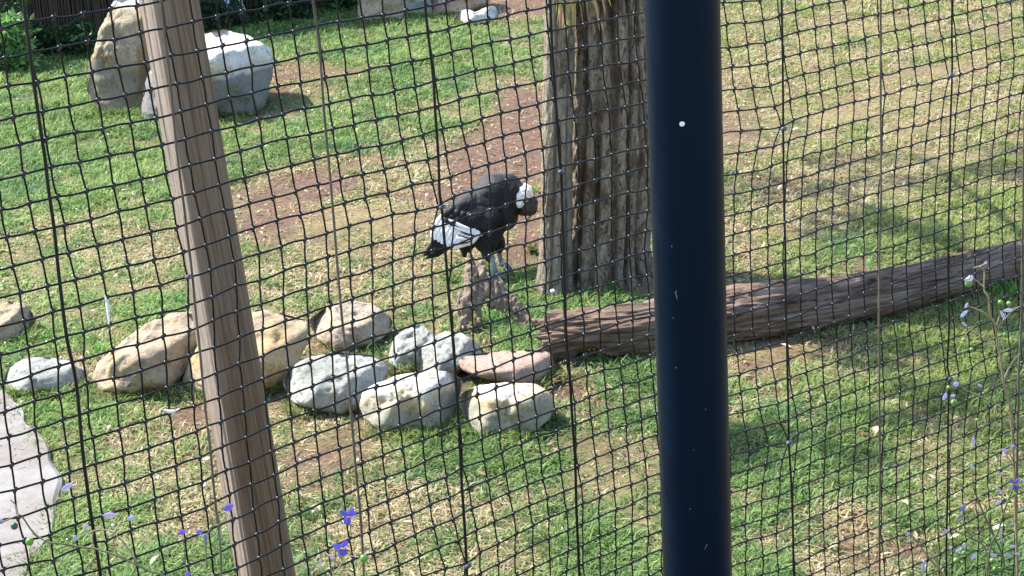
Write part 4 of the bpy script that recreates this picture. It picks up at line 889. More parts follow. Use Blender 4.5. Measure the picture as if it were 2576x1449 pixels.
net = empty('netting', (*P0[:2], 2.2), 'black square mesh aviary netting stretched across the whole view', 'net')
RS = .0017
def strand(K):
    n = len(K); seg = []
    for i in range(n - 1):
        a, b = K[i], K[i + 1]; L = np.linalg.norm(b - a); sag = np.array([rnd.gauss(0, 1) for _ in range(3)]) * L * .02
        for s in (0, .25, .5, .75): seg.append(a + (b - a) * s + sag * math.sin(math.pi * s))
    seg.append(K[-1]); return np.array(seg)
for r in range(NR):
    if HY[r].min() > 2000 or HY[r].max() < -800: continue
    tube_obj('strand', strand(NP[r]), RS * 1.08, M_net, net, 6)
for c in range(NC):
    tube_obj('strand', strand(NP[:, c]), RS, M_net, net, 6)
# knots: one small wrapped lump where strands cross; the nearest 300 single, the rest joined
kv, kf = ico(1); kv = kv * np.array([.0048, .0034, .0052]); kv2, kf2 = kv * np.array([.75, 1.1, .6]) + np.array([.0022, -.0008, .0026]), kf
kvv = np.concatenate([kv, kv2, kv * np.array([.6, 1, .8]) + np.array([-.0012, 0, -.0032])]); kff = np.concatenate([kf, kf + len(kv), kf + 2 * len(kv)])
vis = [(np.linalg.norm(NP[r, c] - cam), r, c) for r in range(NR) for c in range(NC) if -60 < KX[r, c] < 2640 and -60 < KY[r, c] < 1510]
vis.sort(); B3 = np.stack([td, -nd, np.array([0, 0, 1.0])])
me = None; mv, mf, o = [], [], 0
for q, (_, r, c) in enumerate(vis):
    p = NP[r, c]
    if q < 300:
        if me is None:
            k0 = mkobj('knot', kvv @ B3 + np.array(net.location), kff, M_knot, net); k0.location = Vector(p) - net.location; me = k0.data
        else:
            k = bpy.data.objects.new('knot', me); COL.objects.link(k); k.parent = net; k.location = Vector(p) - net.location
    else:
        mv.append(kvv @ B3 * 1.12 + p); mf.append(kff + o); o += len(kvv)
kn = mkobj('knot', np.concatenate(mv), np.concatenate(mf), M_knot, net); kn.name = 'far_knots'; kn['kind'] = 'stuff'

# support wires and clips
M_wblk = mat_simple('black_wire', (.005, .006, .009), .4, .3, 60, .35); M_wgry = mat_simple('grey_brown_wire', (.11, .09, .07), .6, .45, 30, .3, 0, (1, 1, .2)); M_clip = mat_simple('grey_plastic_clip', (.05, .06, .08), .3, .3, 80, .6)
WIRES = [
 ([(52,-150),(59,0),(69,84),(80,167),(97,291),(114,402),(123,480),(138,590),(150,700),(168,850),(190,960),(213,1180),(235,1330),(252,1449),(270,1600)], 4.6, M_wblk, [], 'thick black support wire farthest left, crossing the grass left of the standing stone'),
 ([(393,-150),(405,0),(415,100),(425,184),(435,288),(452,435),(463,520),(482,680),(496,814),(509,960),(528,1128),(542,1263),(553,1365),(556,1449),(560,1600)], 3.2, M_wgry, [(474,697)], 'brown support wire running over the leaning wooden post'),
 ([(775,-150),(787,0),(804,134),(817,301),(834,482),(847,647),(857,760),(866,848),(878,962),(893,1162),(907,1297),(915,1449),(922,1600)], 3.4, M_wgry, [], 'grey brown support wire between the white boulder and the bird'),
 ([(1062,-150),(1070,0),(1077,84),(1090,201),(1095,285),(1104,402),(1106,485),(1111,521),(1121,647),(1131,764),(1141,881),(1147,958),(1157,1128),(1162,1229),(1169,1331),(1174,1420),(1180,1600)], 3.8, M_wblk, [(1112,521),(1178,1424)], 'black support wire passing over the tail side of the bird'),
 ([(1378,-150),(1385,0),(1392,167),(1405,368),(1414,482),(1419,680),(1425,848),(1434,962),(1445,1128),(1450,1263),(1457,1449),(1463,1600)], 3.8, M_wblk, [(1412,432)], 'black support wire passing over the left stem of the tree'),
 ([(1965,-150),(1967,0),(1969,168),(1970,322),(1972,486),(1976,680),(1979,848),(1982,960),(1985,1114),(1992,1263),(1997,1449),(2003,1600)], 2.9, M_wblk, [(1972,324),(1986,1114)], 'black support wire nearest the right side of the navy post'),
 ([(2217,-150),(2216,0),(2215,168),(2216,486),(2211,714),(2212,960),(2214,1195),(2212,1331),(2213,1449),(2215,1600)], 2.8, M_wgry, [], 'thin olive brown support wire between two black ones right of the post'),
 ([(2396,-150),(2395,0),(2395,188),(2390,335),(2388,482),(2385,647),(2387,814),(2384,915),(2388,954),(2385,1060),(2385,1195),(2381,1331),(2381,1449),(2380,1600)], 2.5, M_wblk, [(2393,190),(2391,954)], 'second black support wire right of the navy post, with two clips'),
 ([(2580,-150),(2578,200),(2574,500),(2571,700),(2567,850),(2562,960),(2558,1200),(2556,1449),(2554,1600)], 3.0, M_wgry, [], 'grey support wire farthest right, behind the blue flowers')]
for pts, wd, mt_, clips, lab in WIRES:
    Pw = [net_pt(x, y, .007) for x, y in pts]; rr_ = np.array([wd * dep(p) / FPX for p in Pw]); path = smooth_path(Pw, 90)
    path = path + np.array([[.0012 * mn.noise(Vector(p * 9)), 0, 0] for p in path]); e = empty('support_wire', path[-1], lab, 'wire', 'upright wires holding the netting')
    tube_obj('wire', path, np.interp(np.linspace(0, 1, 90), np.linspace(0, 1, len(rr_)), rr_), mt_, e, 8)
    for cx, cy in clips:
        p = net_pt(cx, cy, .012); k = dep(p) / FPX; bm = bmesh.new(); bmesh.ops.create_cube(bm, size=1); bmesh.ops.bevel(bm, geom=bm.edges[:], offset=.18, segments=2, affect='EDGES')
        cv = np.array([x.co[:] for x in bm.verts]); cf_ = [tuple(x.index for x in f.verts) for f in bm.faces]; bm.free()
        cv = cv * np.array([19, 9, 10]) * k; W3 = p + cv @ np.stack([td * .97 + np.array([0, 0, .1]), nd, np.array([-.1, 0, 1])])
        t2 = [p + td * (-14 * k), p + td * (12 * k) + nd * .004]; W4 = W3
        mkobj('clip', W4, cf_, M_clip, e)
        th = np.linspace(0, 2 * np.pi, 13); ring = np.array([p + (td * math.cos(a) * 5 + nd * math.sin(a) * 6) * k * 1.2 + np.array([0, 0, .3 * k]) for a in th]); tube_obj('clip_ring', ring, 2.4 * k, M_clip, e, 6)

# ------------------------------------------------------------------ back fence and shrubs
M_brush = mat_simple('dark_brush_wood', (.10, .07, .05), .9, .6, 40, .15, 0, (1, 1, .25)); M_batten = mat_simple('pale_batten', (.16, .11, .08), .9, .4, 30, .15)
def fence():
    fa, fb = G(-260, 145), G(930, 12); fa[2] = fb[2] = 0; d = fb - fa; L = np.linalg.norm(d); d /= L; nn = np.array([d[1], -d[0], 0])
    e = empty('brush_fence', fa, 'dark brown brushwood fence with thin pale battens behind the lawn', 'fence')
    V_, F_, o = [], [], 0
    n = 300; proto = None
    for q in range(n):
        s = (q + .5) / n * L; x = fa + d * s + nn * rnd.uniform(-.02, .02); h = 1.75 + rnd.uniform(-.08, .08); w_ = L / n * .55
        lean = rnd.uniform(-.03, .03)
        if proto is None:
            bm = bmesh.new(); bmesh.ops.create_cone(bm, cap_ends=True, segments=6, radius1=1, radius2=.8, depth=1); bmesh.ops.translate(bm, verts=bm.verts, vec=(0, 0, .5))
            me = bpy.data.meshes.new('brush_stick'); bm.to_mesh(me); bm.free(); me.materials.append(M_brush); proto = me
        k = bpy.data.objects.new('brush_stick', proto); COL.objects.link(k); k.parent = e; k.location = Vector(x - fa); k.scale = (w_, w_ * .8, h); k.rotation_euler = (lean, lean, rnd.uniform(0, 3))
    for z in (.55, 1.0, 1.5):
        P = np.array([fa + d * s + nn * .045 + np.array((0, 0, z + .01 * math.sin(s * 3))) for s in np.linspace(0, L, 30)]); tube_obj('batten', P, .012, M_batten, e, 6)
    back = np.array([fa + nn * -.06, fb + nn * -.06, fb + nn * -.06 + (0, 0, 1.8), fa + nn * -.06 + (0, 0, 1.8)]); back = np.concatenate([back, back - nn * .03])
    mkobj('backing_board', back, [(0, 1, 2, 3), (7, 6, 5, 4), (0, 4, 5, 1), (3, 2, 6, 7), (0, 3, 7, 4), (1, 5, 6, 2)], mat_simple('dark_board', (.02, .015, .012), .95, .4, 6), e, False)
fence()
def shrub(name, x, y, wpx, hpx, n, L, base, label, cat='shrub', group=None, tall=None, dpx=None, bright=.3):
    g = G(x, y); k = dep(g) / FPX; g[2] = 0; e = empty(name, g, label, cat, group); w_, h = wpx * k, hpx * k; dd = (dpx or wpx * .6) * k
    ncl = max(6, n // 60); cs = [g + np.array([rnd.uniform(-1, 1) * w_ * .8, rnd.uniform(-.7, .9) * dd, h * rnd.uniform(.08, .95)]) for _ in range(ncl)]
    V_, F_, C_, o = [], [], [], 0
    for c in cs:
        P = cloud(n // ncl, c, (w_ * .38, w_ * .38, h * .22)); P[:, 2] = np.abs(P[:, 2]) + .01; m_ = len(P)
        v, f, kk = leaf_quads(P, rs.normal(size=(m_, 3)) + (0, -.6, .2), rs.uniform(.6, 1.3, m_) * L, rs.uniform(.16, .26, m_) * L, colvar(m_, base, bright))
        V_.append(v); F_.append(f + o); C_.append(kk); o += len(v)
        
    fo = mkobj('foliage', np.concatenate(V_), np.concatenate(F_), M_leaf, e, False, {'Col': np.concatenate(C_)})
    for c in cs[:8]: tube_obj('stem', smooth_path([g + np.array((rnd.uniform(-.05, .05), 0, -.03)), (g + c) / 2 + np.array((0, .03, .02)), c], 8), np.linspace(.012, .004, 8), M_batten, e, 5)
    return e
shrub('shrub', 30, 178, 62, 125, 2200, .085, (.16, .30, .09), 'bright leafy shrub at the left edge in front of the fence', bright=.5)
shrub('shrub', 25, 150, 70, 190, 900, .07, (.04, .09, .03), 'darker shrub growing up the fence behind the bright leafy one')
shrub('ivy', 150, 140, 95, 75, 1800, .07, (.03, .075, .025), 'low dark ivy bank between the leafy shrub and the standing stone', 'ivy', bright=.6)
shrub('ivy', 560, 75, 70, 60, 900, .06, (.025, .05, .02), 'dark creeper at the fence foot above the white boulder', 'ivy')
shrub('shrub', 720, 50, 75, 70, 1200, .07, (.03, .065, .025), 'dark low shrub behind the lawn right of the pale bottles')
shrub('shrub', 858, 24, 50, 75, 900, .08, (.05, .13, .04), 'green leafy shrub beside the orange tan far boulder')
shrub('shrub', 1345, -60, 120, 90, 900, .08, (.03, .06, .02), 'shaded shrub far behind the tree, mostly above the view')
# two pale bottle shapes hanging head-up by the fence
M_btl = mat_simple('pale_blue_plastic', (.50, .62, .68), .35, .08, 20, .5); M_btl2 = mat_simple('greenish_plastic', (.38, .50, .48), .35, .08, 20, .5)
def bottle(x, yb, wpx, hpx, mt_, lab):
    g = G(x, 52); D = g[1] - .25; c = H(x, yb, D); k = dep(c) / FPX; prof = [(0, 0), (.35, .01), (.8, .08), (1, .22), (.95, .42), (.62, .62), (.45, .75), (.5, 1.3), (.42, 1.5), (0, 1.5)]
    n = 20; v = [c + np.array([wpx * k * r * math.cos(2 * math.pi * q / n), wpx * k * r * math.sin(2 * math.pi * q / n), hpx * k * h]) for r, h in prof for q in range(n)]
    f = [(i * n + q, i * n + (q + 1) % n, (i + 1) * n + (q + 1) % n, (i + 1) * n + q) for i in range(len(prof) - 1) for q in range(n)]
    e = empty('bottle', c, lab, 'bottle', 'pale bottles at the fence'); mkobj('shell', np.array(v), f, mt_, e)
    tube_obj('cord', [c + (0, 0, 1.45 * hpx * k), c + (0, .05, 2.6 * hpx * k)], .004, M_batten, e, 5)
    tube_obj('spout', [c + (0, 0, .004), c + (0, 0, -.06)], .006, M_batten, e, 6)
bottle(574, 38, 14, 40, M_btl, 'pale blue bottle hanging at the dark fence, left one of two')
bottle(608, 36, 11, 36, M_btl2, 'dull greenish bottle hanging beside the pale blue one')

# ------------------------------------------------------------------ plants with strap leaves
M_blade = mat_leaf('grass_blade', .42, rough=.55, spec=.2)
def blades(base, dirs, L, W, cols, bend=.5, flat=0.0):
    """vectorised blades: base (n,3), outward horizontal dir (n,3); quad + quad + tip"""
    n = len(base); d = dirs / (np.linalg.norm(dirs, axis=1)[:, None] + 1e-9); up = np.tile([0, 0, 1.0], (n, 1)); s = np.cross(d, up); s /= np.linalg.norm(s, axis=1)[:, None] + 1e-9
    L = L[:, None]; W = W[:, None]; b = np.asarray(bend).reshape(-1, 1) if np.ndim(bend) else bend
    p1 = base + (d * .35 * b + up * (.48 - .12 * b)) * L; p2 = p1 + (d * (.30 + .6 * b) * .8 + up * (.38 - .42 * b)) * L
    v = np.stack([base - s * W * .5, base + s * W * .5, p1 + s * W * .42, p1 - s * W * .42, p2], 1).reshape(-1, 3)
    i = np.arange(n)[:, None] * 5
    f = np.concatenate([i + np.array([0, 1, 2]), i + np.array([0, 2, 3]), i + np.array([3, 2, 4])], 0)
    return v, f, np.repeat(cols, 5, axis=0)
def rosette(name, x, y, n, Lpx, Wpx, base, label, bend=.6, spread=6, cat='plant', group=None, z=0.0, vary=.3):
    g = G(x, y, z); k = dep(g) / FPX; e = empty(name, (g[0], g[1], z if z else gz(g[0], g[1])), label, cat, group)
    V_, F_ = [], []
    M = M_blade
    for q in range(n):
        a = rnd.uniform(0, 2 * math.pi); d = np.array([math.cos(a), math.sin(a), 0]); L = Lpx * k * rnd.uniform(.6, 1.15); W = Wpx * k * rnd.uniform(.7, 1.2); bb = bend * rnd.uniform(.6, 1.3)
        b0 = g + np.array([rnd.gauss(0, spread * k), rnd.gauss(0, spread * k * 1.6), 0]); s = np.cross(d, (0, 0, 1.0)); pts = []
        for t in np.linspace(0, 1, 7): pts.append(b0 + d * L * (.75 * bb * t ** 1.3) + np.array([0, 0, L * (t * (1 - .25 * bb) - .55 * bb * t * t) * .9]))
        pts = np.array(pts); w_ = W * np.array([.5, .85, 1, .95, .75, .45, .05]) * .5
        v = np.concatenate([pts - s * w_[:, None], pts + (0, 0, -.15 * W), pts + s * w_[:, None]]); f = []
        for i in range(6): f += [(i, i + 7, i + 8, i + 1), (i + 7, i + 14, i + 15, i + 8)]
        mkobj('leaf', v, f, M, e, True, {'Col': np.repeat(colvar(1, base, vary), 21, 0)})
    return e
LG_ = (.14, .30, .07)
rosette('weed', 1352, 866, 26, 34, 7, (.22, .40, .12), 'pale green star-shaped rosette growing at the tip of the broken log', .9, 4)
rosette('weed', 1350, 810, 22, 34, 6, (.15, .34, .07), 'leafy green tuft between the right stump root and the log', .6, 12)
rosette('weed', 1012, 1204, 22, 26, 9, (.16, .34, .17), 'grey green lobed weed below the middle front stone, left one of two', .8, 5)
rosette('weed', 1052, 1200, 24, 30, 9, (.16, .34, .17), 'grey green lobed weed right beside its slightly smaller twin', .8, 5)
rosette('grass_tuft', 1440, 806, 46, 52, 5, (.26, .36, .07), 'yellow green arching grass tuft above the hollow end of the log', .8, 18)
rosette('grass_tuft', 1545, 765, 60, 60, 5, (.22, .36, .08), 'wide arching grass tuft between the tree base and the log', .8, 34)
rosette('grass_tuft', 1535, 735, 18, 50, 5, (.08, .22, .05), 'dark green upright tuft in a fold of the tree base', .3, 10)
rosette('grass_tuft', 1375, 735, 26, 50, 6, (.14, .30, .07), 'green tuft against the foot of the pale left stem', .6, 14)
rosette('grass_tuft', 1290, 700, 40, 44, 5, (.12, .28, .07), 'green weedy clump right of the bird feet', .6, 24)
rosette('grass_tuft', 1245, 800, 50, 40, 5, (.10, .30, .08), 'dense green clump growing under the arch of the stump', .6, 22)
rosette('grass_tuft', 1290, 885, 46, 38, 5, (.14, .32, .08), 'green clump in front of the right stump root above the pink slab', .7, 26)
rosette('grass_tuft', 1130, 700, 34, 36, 5, (.12, .26, .07), 'small green tuft left of the stump below the tail', .6, 22)
rosette('grass_tuft', 2180, 640, 60, 40, 5, (.22, .44, .16), 'bright pale green clump behind the middle of the log', .7, 46)
rosette('grass_tuft', 2330, 655, 34, 34, 5, (.26, .40, .16), 'smaller pale clump touching the log, right of the brighter one', .7, 24)
rosette('grass_tuft', 2530, 735, 50, 66, 6, (.12, .28, .06), 'long bladed green clump in front of the log at the right border', .5, 24)
rosette('grass_tuft', 2400, 790, 26, 44, 5, (.12, .28, .06), 'thin bladed tuft in front of the log behind the flower stems', .4, 16)
rosette('grass_tuft', 2260, 850, 20, 44, 4, (.18, .30, .09), 'sparse upright tuft in front of the log', .4, 20)
rosette('grass_tuft', 110, 1050, 60, 48, 6, (.16, .34, .08), 'green clump at the upper corner of the concrete path', .6, 26)
rosette('grass_tuft', 230, 885, 40, 48, 6, (.14, .34, .07), 'green clump between the low grey stone and the tan slab', .6, 24)
rosette('grass_tuft', 420, 765, 50, 36, 5, (.13, .38, .10), 'bright green clump behind the large tan slab', .6, 26)
rosette('grass_tuft', 95, 850, 50, 44, 5, (.13, .33, .07), 'green clump between the two stones at the left border', .6, 30)
rosette('grass_tuft', 1300, 1115, 50, 46, 5, (.13, .28, .07), 'green tuft growing against the right front stone', .6, 40)
rosette('grass_tuft', 1520, 965, 40, 44, 5, (.13, .28, .08), 'green tuft below the hollow end of the log', .6, 28)
rosette('grass_tuft', 260, 1160, 36, 40, 5, (.15, .34, .08), 'green tuft right of the concrete path', .6, 22)
rosette('grass_tuft', 1345, 485, 12, 40, 8, (.22, .28, .06), 'small yellow green weed behind the head of the bird', .5, 5)
rosette('grass_tuft', 1340, 640, 22, 50, 8, (.13, .17, .05), 'olive leafy weed between the bird and the pale left stem', .5, 8)
# strappy plant hanging between the stems of the tree
e = empty('strap_leaf_plant', (sb[0] + .1, sb[1] - .02, 2.2), 'yellow green strappy plant drooping between the two tree stems', 'plant')
ctop = H(1425, -40, sb[1] - .08)
for q in range(30):
    a = rnd.gauss(0, 1); p0 = ctop + np.array([rnd.gauss(0, .03), rnd.uniform(-.05, .06), rnd.uniform(-.03, .08)]); L = rnd.uniform(.14, .36)
    p1 = p0 + np.array([.03 * a, -.08 * rnd.uniform(.3, 1), .05]); p2 = p1 + np.array([.05 * a + .02, -.02, -L * .6]); p3 = p2 + np.array([.02 * a, .01, -L * .5]); pts = smooth_path([p0, p1, p2, p3], 10)
    w_ = .008 * np.array([.6, .8, 1, 1, 1, .9, .8, .6, .4, .05]); s = np.array([1, .2, 0]); v = np.concatenate([pts - s * w_[:, None], pts + s * w_[:, None]]); f = [(i, i + 10, i + 11, i + 1) for i in range(9)]
    mkobj('leaf', v, f, M_blade, e, True, {'Col': np.repeat(colvar(1, rnd.choice([(.40, .38, .13), (.44, .34, .17), (.34, .24, .12)]), .2), 20, 0)})

# ------------------------------------------------------------------ flax lilies (blue flowers, green berries) by the netting
M_stem = mat_simple('lily_stem', (.13, .14, .07), .7, .35, 30); M_stem2 = mat_simple('dry_stem', (.28, .22, .13), .8, .3, 30); M_pet = mat_leaf('blue_petal', .4, rough=.6); M_berry = mat_simple('green_berry', (.13, .27, .05), .3, .2, 12, .5); M_sta = mat_simple('stamen', (.5, .3, .03), .6, .2); M_ddb = mat_simple('dark_green_berry', (.03, .08, .05), .3, .2, 12, .5)
class Plant:
    def __init__(s, name, label, D, org, foot):
        s.D = D; s.ox, s.oy, s.s = org; g = H(*s.px(*foot), D); s.foot = np.array([g[0], g[1], bankz(g[1]) - .02]); s.e = empty('flax_lily', s.foot, label, 'flower plant', 'flax lilies by the netting')
    def px(s, x, y): return s.ox + x / s.s, s.oy + y / s.s
    def P(s, x, y, o=0): return H(*s.px(x, y), s.D + o)
    def stem(s, pts, r0=.0022, r1=.001, root=False, mat=None):
        W = [s.P(x, y) for x, y in pts]
        if root: W = [s.foot, lin(s.foot, W[0], .5) + np.array((.01, 0, 0))] + W
        n = len(W) * 6; q = smooth_path(W, n); q = q + np.array([[0, .02 * math.sin(i * .2), 0] for i in range(n)]) * .3; tube_obj('stem', q, np.linspace(r0, r1, n) * (1.35 if s.D > 4 else .9), mat or M_stem, s.e, 6)
    def berry(s, x, y, r, mat=None):
        c = s.P(x, y); v, f = ico(2); mkobj('berry', c + v * r / s.s * dep(c) / FPX * np.array([1, 1, 1.05]), f, mat or M_berry, s.e)
    def bud(s, x, y, ang, L, W, col=(.36, .33, .62)):
        c = s.P(x, y); k = dep(c) / FPX / s.s; d = Rt * math.cos(ang) + Up * math.sin(ang); n = 3; fl = None
        for q in range(3):
            o = np.cross(d, Fw) * (q - 1) * W * k * .28; pts = np.array([c + d * L * k * (t - .5) + o * math.sin(math.pi * t) - Fw * .001 * q for t in np.linspace(0, 1, 6)]); w_ = W * k * .34 * np.array([.2, .8, 1, 1, .7, .08])
            sd_ = np.cross(d, Fw); sd_ /= np.linalg.norm(sd_); v = np.concatenate([pts - sd_ * w_[:, None], pts - Fw * w_.mean() * .6, pts + sd_ * w_[:, None]]); f = []
            for i in range(5): f += [(i, i + 6, i + 7, i + 1), (i + 6, i + 12, i + 13, i + 7)]
            mkobj('petal', v, f, M_pet, s.e, True, {'Col': np.repeat(colvar(1, col, .15), 18, 0)})
    def flower(s, x, y, angs, L, W, col=(.22, .18, .66)):
        for a in angs: s.bud(x + math.cos(a) * L * .5, y - math.sin(a) * L * .5, a, L, W, col)
        c = s.P(x, y); k = dep(c) / FPX / s.s
        for q in range(3): tube_obj('stamen', [c - Fw * .003, c - Fw * .012 + Rt * (L * .25 * k * (q - .3)) - Up * L * k * .12], W * k * .09, M_sta, s.e, 5)
A4 = (2236.4, 639, 3.543); A5 = (2108.6, 1022.4, 3.395); A6 = (0, 1214, 4.0315); A7 = (766.8, 1246, 7.132)
p = Plant('a', 'tallest flax lily, pale arching stem reaching up across the log', 4.75, A4, (1150, 2300))
p.stem([(1130, 2290), (1085, 1449), (1020, 1150), (990, 900), (970, 800), (950, 650), (900, 540), (880, 380), (850, 320), (855, 170), (825, 110), (870, 78)], .0032, .0013, True, M_stem2)
for q in ([(955, 660), (1110, 510), (1170, 465)], [(940, 590), (830, 520), (720, 470), (690, 445)], [(975, 850), (930, 800), (800, 730), (700, 655), (650, 605)], [(1015, 1130), (1100, 980), (1170, 880)], [(1080, 1440), (950, 1340), (860, 1240), (800, 1170)], [(950, 1340), (780, 1260), (650, 1190), (600, 1060)], [(850, 300), (790, 250), (745, 215)], [(800, 730), (720, 690), (665, 760)], [(825, 110), (760, 130)], [(955, 640), (990, 560), (980, 500)]): p.stem(q, .0016, .0007, mat=M_stem2)
for q in ((710, 262, 34), (1035, 722, 24), (992, 430, 22), (580, 1322, 30), (530, 1190, 19), (1068, 442, 22), (665, 765, 18), (735, 850, 18)): p.berry(*q)
for q in ((668, 533, .75, 90, 28), (672, 628, -.6, 60, 22), (1065, 500, .1, 110, 26), (1015, 545, -1.1, 90, 24), (735, 215, 1.3, 60, 26), (690, 240, 2.6, 60, 20), (690, 458, 1.0, 60, 24), (600, 1158, .2, 60, 34), (497, 1268, 1.1, 80, 28), (570, 1262, .1, 50, 20), (810, 1172, -.6, 50, 22), (860, 75, .5, 40, 14)): p.bud(*q, (.62, .58, .76))
p = Plant('b', 'flax lily with green stem and most berries, low at the right', 4.6, A5, (1390, 1900))
p.stem([(1400, 1800), (1390, 1449), (1410, 1300), (1320, 1090), (1250, 930), (1190, 790), (1150, 660), (1145, 520)], .003, .001, True)
for q in ([(1190, 790), (1280, 730), (1330, 700)], [(1300, 1180), (1380, 1050), (1410, 940), (1390, 840)], [(1400, 1290), (1250, 1170), (1150, 1140)], [(1410, 1300), (1480, 1270), (1530, 1262)], [(1340, 1130), (1290, 960), (1310, 880), (1360, 830)], [(1250, 930), (1270, 880), (1230, 820)]): p.stem(q, .0014, .0007)
for q in ((1185, 115, 15), (1075, 1255, 22), (1005, 1315, 24), (1315, 1318, 24), (1062, 1330, 12), (1330, 710, 15), (1345, 755, 16), (1300, 905, 18), (1385, 530, 12), (1340, 1388, 22), (1380, 1385, 16)): p.berry(*q)
for q in ((1155, 298, 1.55, 90, 26), (1395, 577, .1, 50, 22), (1378, 720, -.7, 70, 22), (1140, 510, 1.2, 50, 24), (1030, 1228, .5, 70, 22), (1078, 1188, .9, 60, 22), (1155, 1285, .8, 80, 24), (1325, 1270, -.5, 70, 22), (1488, 1195, .05, 70, 20), (1450, 1270, -.2, 60, 20), (1530, 1260, 0, 50, 20), (1400, 1140, -1.2, 45, 20), (1390, 1065, 1.2, 50, 20), (960, 1205, .5, 40, 20), (1365, 822, .6, 60, 28)): p.bud(*q, (.56, .51, .74))
p.berry(1412, 800, 20, M_ddb)
p = Plant('c', 'flax lily with violet open flowers near the right border', 4.55, A5, (1530, 1900))
p.stem([(1300, 1800), (1270, 1449), (1300, 1180), (1370, 1060), (1410, 940), (1440, 840), (1470, 740), (1500, 640), (1505, 500), (1470, 420), (1430, 390)], .0026, .0009, True)
p.flower(1508, 660, (-1.4, -.9, .9, 2.4, -2.0), 62, 30, (.25, .2, .62)); p.stem([(1505, 520), (1450, 440), (1415, 430)], .001, .0006)
for q in ((1420, 376, -.3, 62, 26), (1485, 340, .3, 50, 24), (1475, 1005, .1, 60, 20), (1575, 860, -.6, 50, 24), (1590, 640, -.4, 50, 26)): p.bud(*q, (.5, .45, .72))
p.berry(1460, 808, 18); p.berry(1510, 752, 20)
p = Plant('d', 'slender flax lily leaning up left with one long bud, below the rest', 4.5, A5, (900, 1900))
p.stem([(980, 1800), (890, 1440), (800, 1320), (720, 1220), (640, 1120), (600, 1092)], .0026, .0012, True, M_stem2)
p.stem([(740, 1250), (705, 1170), (740, 1110)], .0014, .0007, mat=M_stem2); p.stem([(890, 1440), (850, 1340), (780, 1280)], .0018, .001, mat=M_stem2)
for q in ((735, 1335, 1.45, 60, 26), (722, 1392, -1.4, 80, 24), (592, 1090, .5, 50, 18), (622, 1140, .8, 40, 16), (912, 1070, .6, 75, 26)): p.bud(*q, (.50, .46, .66))
p.berry(570, 1126, 13)
p = Plant('e', 'slender flax lily with drooping violet buds between the others', 4.58, A5, (1060, 1900))
p.stem([(1240, 1800), (1250, 1449), (1270, 1290), (1240, 1190), (1160, 1140), (1000, 1060), (960, 1000)], .0022, .0008, True)
for q in ((1064, 868, 1.0, 80, 30), (1035, 945, .8, 70, 22)): p.bud(*q, (.28, .23, .5))
p.stem([(1160, 1140), (1080, 1020), (1060, 930)], .0012, .0006)
# left and centre, nearer
p = Plant('f', 'blurred flax lily stem crossing the bottom left corner', 2.75, A6, (2100, 1500))
p.stem([(2100, 1350), (1700, 960), (1500, 870), (1250, 770), (1000, 700), (780, 660), (640, 610), (480, 580), (330, 500), (220, 370), (170, 345), (0, 400), (-120, 430)], .0021, .0011, True)
for q in ([(185, 350), (150, 250), (105, 170)], [(1390, 810), (1300, 700), (1210, 570), (1170, 500), (1200, 430), (1240, 385)], [(1180, 505), (1060, 500), (950, 490), (830, 525)], [(330, 510), (360, 560), (420, 570), (480, 560)], [(480, 570), (500, 680), (490, 720)], [(950, 490), (930, 560), (940, 650)]): p.stem(q, .0014, .0009, mat=M_stem2)
p.berry(145, 440, 38, M_ddb); p.berry(300, 600, 42)
for q in ((1115, 330, .05, 150, 50), (1330, 360, .4, 90, 40), (680, 45, .6, 150, 44), (765, 560, 1.4, 60, 40), (880, 445, 1.2, 60, 36), (10, 395, .9, 60, 44)): p.bud(*q, (.47, .45, .64))
p = Plant('g', 'flax lily with a vivid violet bud beside the leaning wooden post', 2.9, A6, (2200, 1500))
p.stem([(2260, 1300), (2250, 940), (2235, 700), (2225, 440), (2195, 330), (2140, 260), (2135, 100)], .0019, .0009, True)
for q in ([(2225, 430), (2150, 460), (2090, 560), (2070, 640)], [(2090, 560), (2085, 800), (2090, 960)], [(2200, 350), (2260, 330), (2310, 320)]): p.stem(q, .0012, .0008)
for q in ((2320, 250, .55, 120, 56), (1852, 503, .5, 80, 44), (2025, 500, .3, 70, 44), (2085, 555, -1.0, 70, 34), (1905, 925, 1.1, 60, 40)): p.bud(*q, (.24, .19, .68))
p.bud(2320, 318, .1, 40, 26, (.7, .66, .5)); p.stem([(1880, 1000), (1870, 760), (1855, 560)], .0009, .0007); p.berry(1860, 815, 26, M_ddb)
p = Plant('h', 'flax lily with two open violet flowers above the bottom border', 2.95, A7, (600, 2300))
p.stem([(560, 2200), (500, 1449), (560, 1350), (660, 1240), (760, 1150), (880, 1100), (980, 1080)], .0016, .001, True, M_stem2)
for q in ([(500, 1400), (540, 1200), (560, 900), (600, 700), (600, 500), (650, 420)], [(480, 1400), (460, 1240), (450, 1120)], [(1060, 1200), (1070, 1449), (1080, 1700)]): p.stem(q, .0010, .0007)
p.flower(775, 365, (2.6, .35, -1.9, -1.45, .9), 175, 78, (.20, .16, .72)); p.flower(660, 930, (2.9, .8, -.9, -1.35, -1.8), 165, 84, (.19, .15, .72))
for q in ((480, 1095, -.5, 170, 50),): p.bud(*q, (.62, .5, .62))
p.bud(280, 1240, 1.1, 120, 40, (.55, .55, .72)); p.berry(1060, 1132, 76)

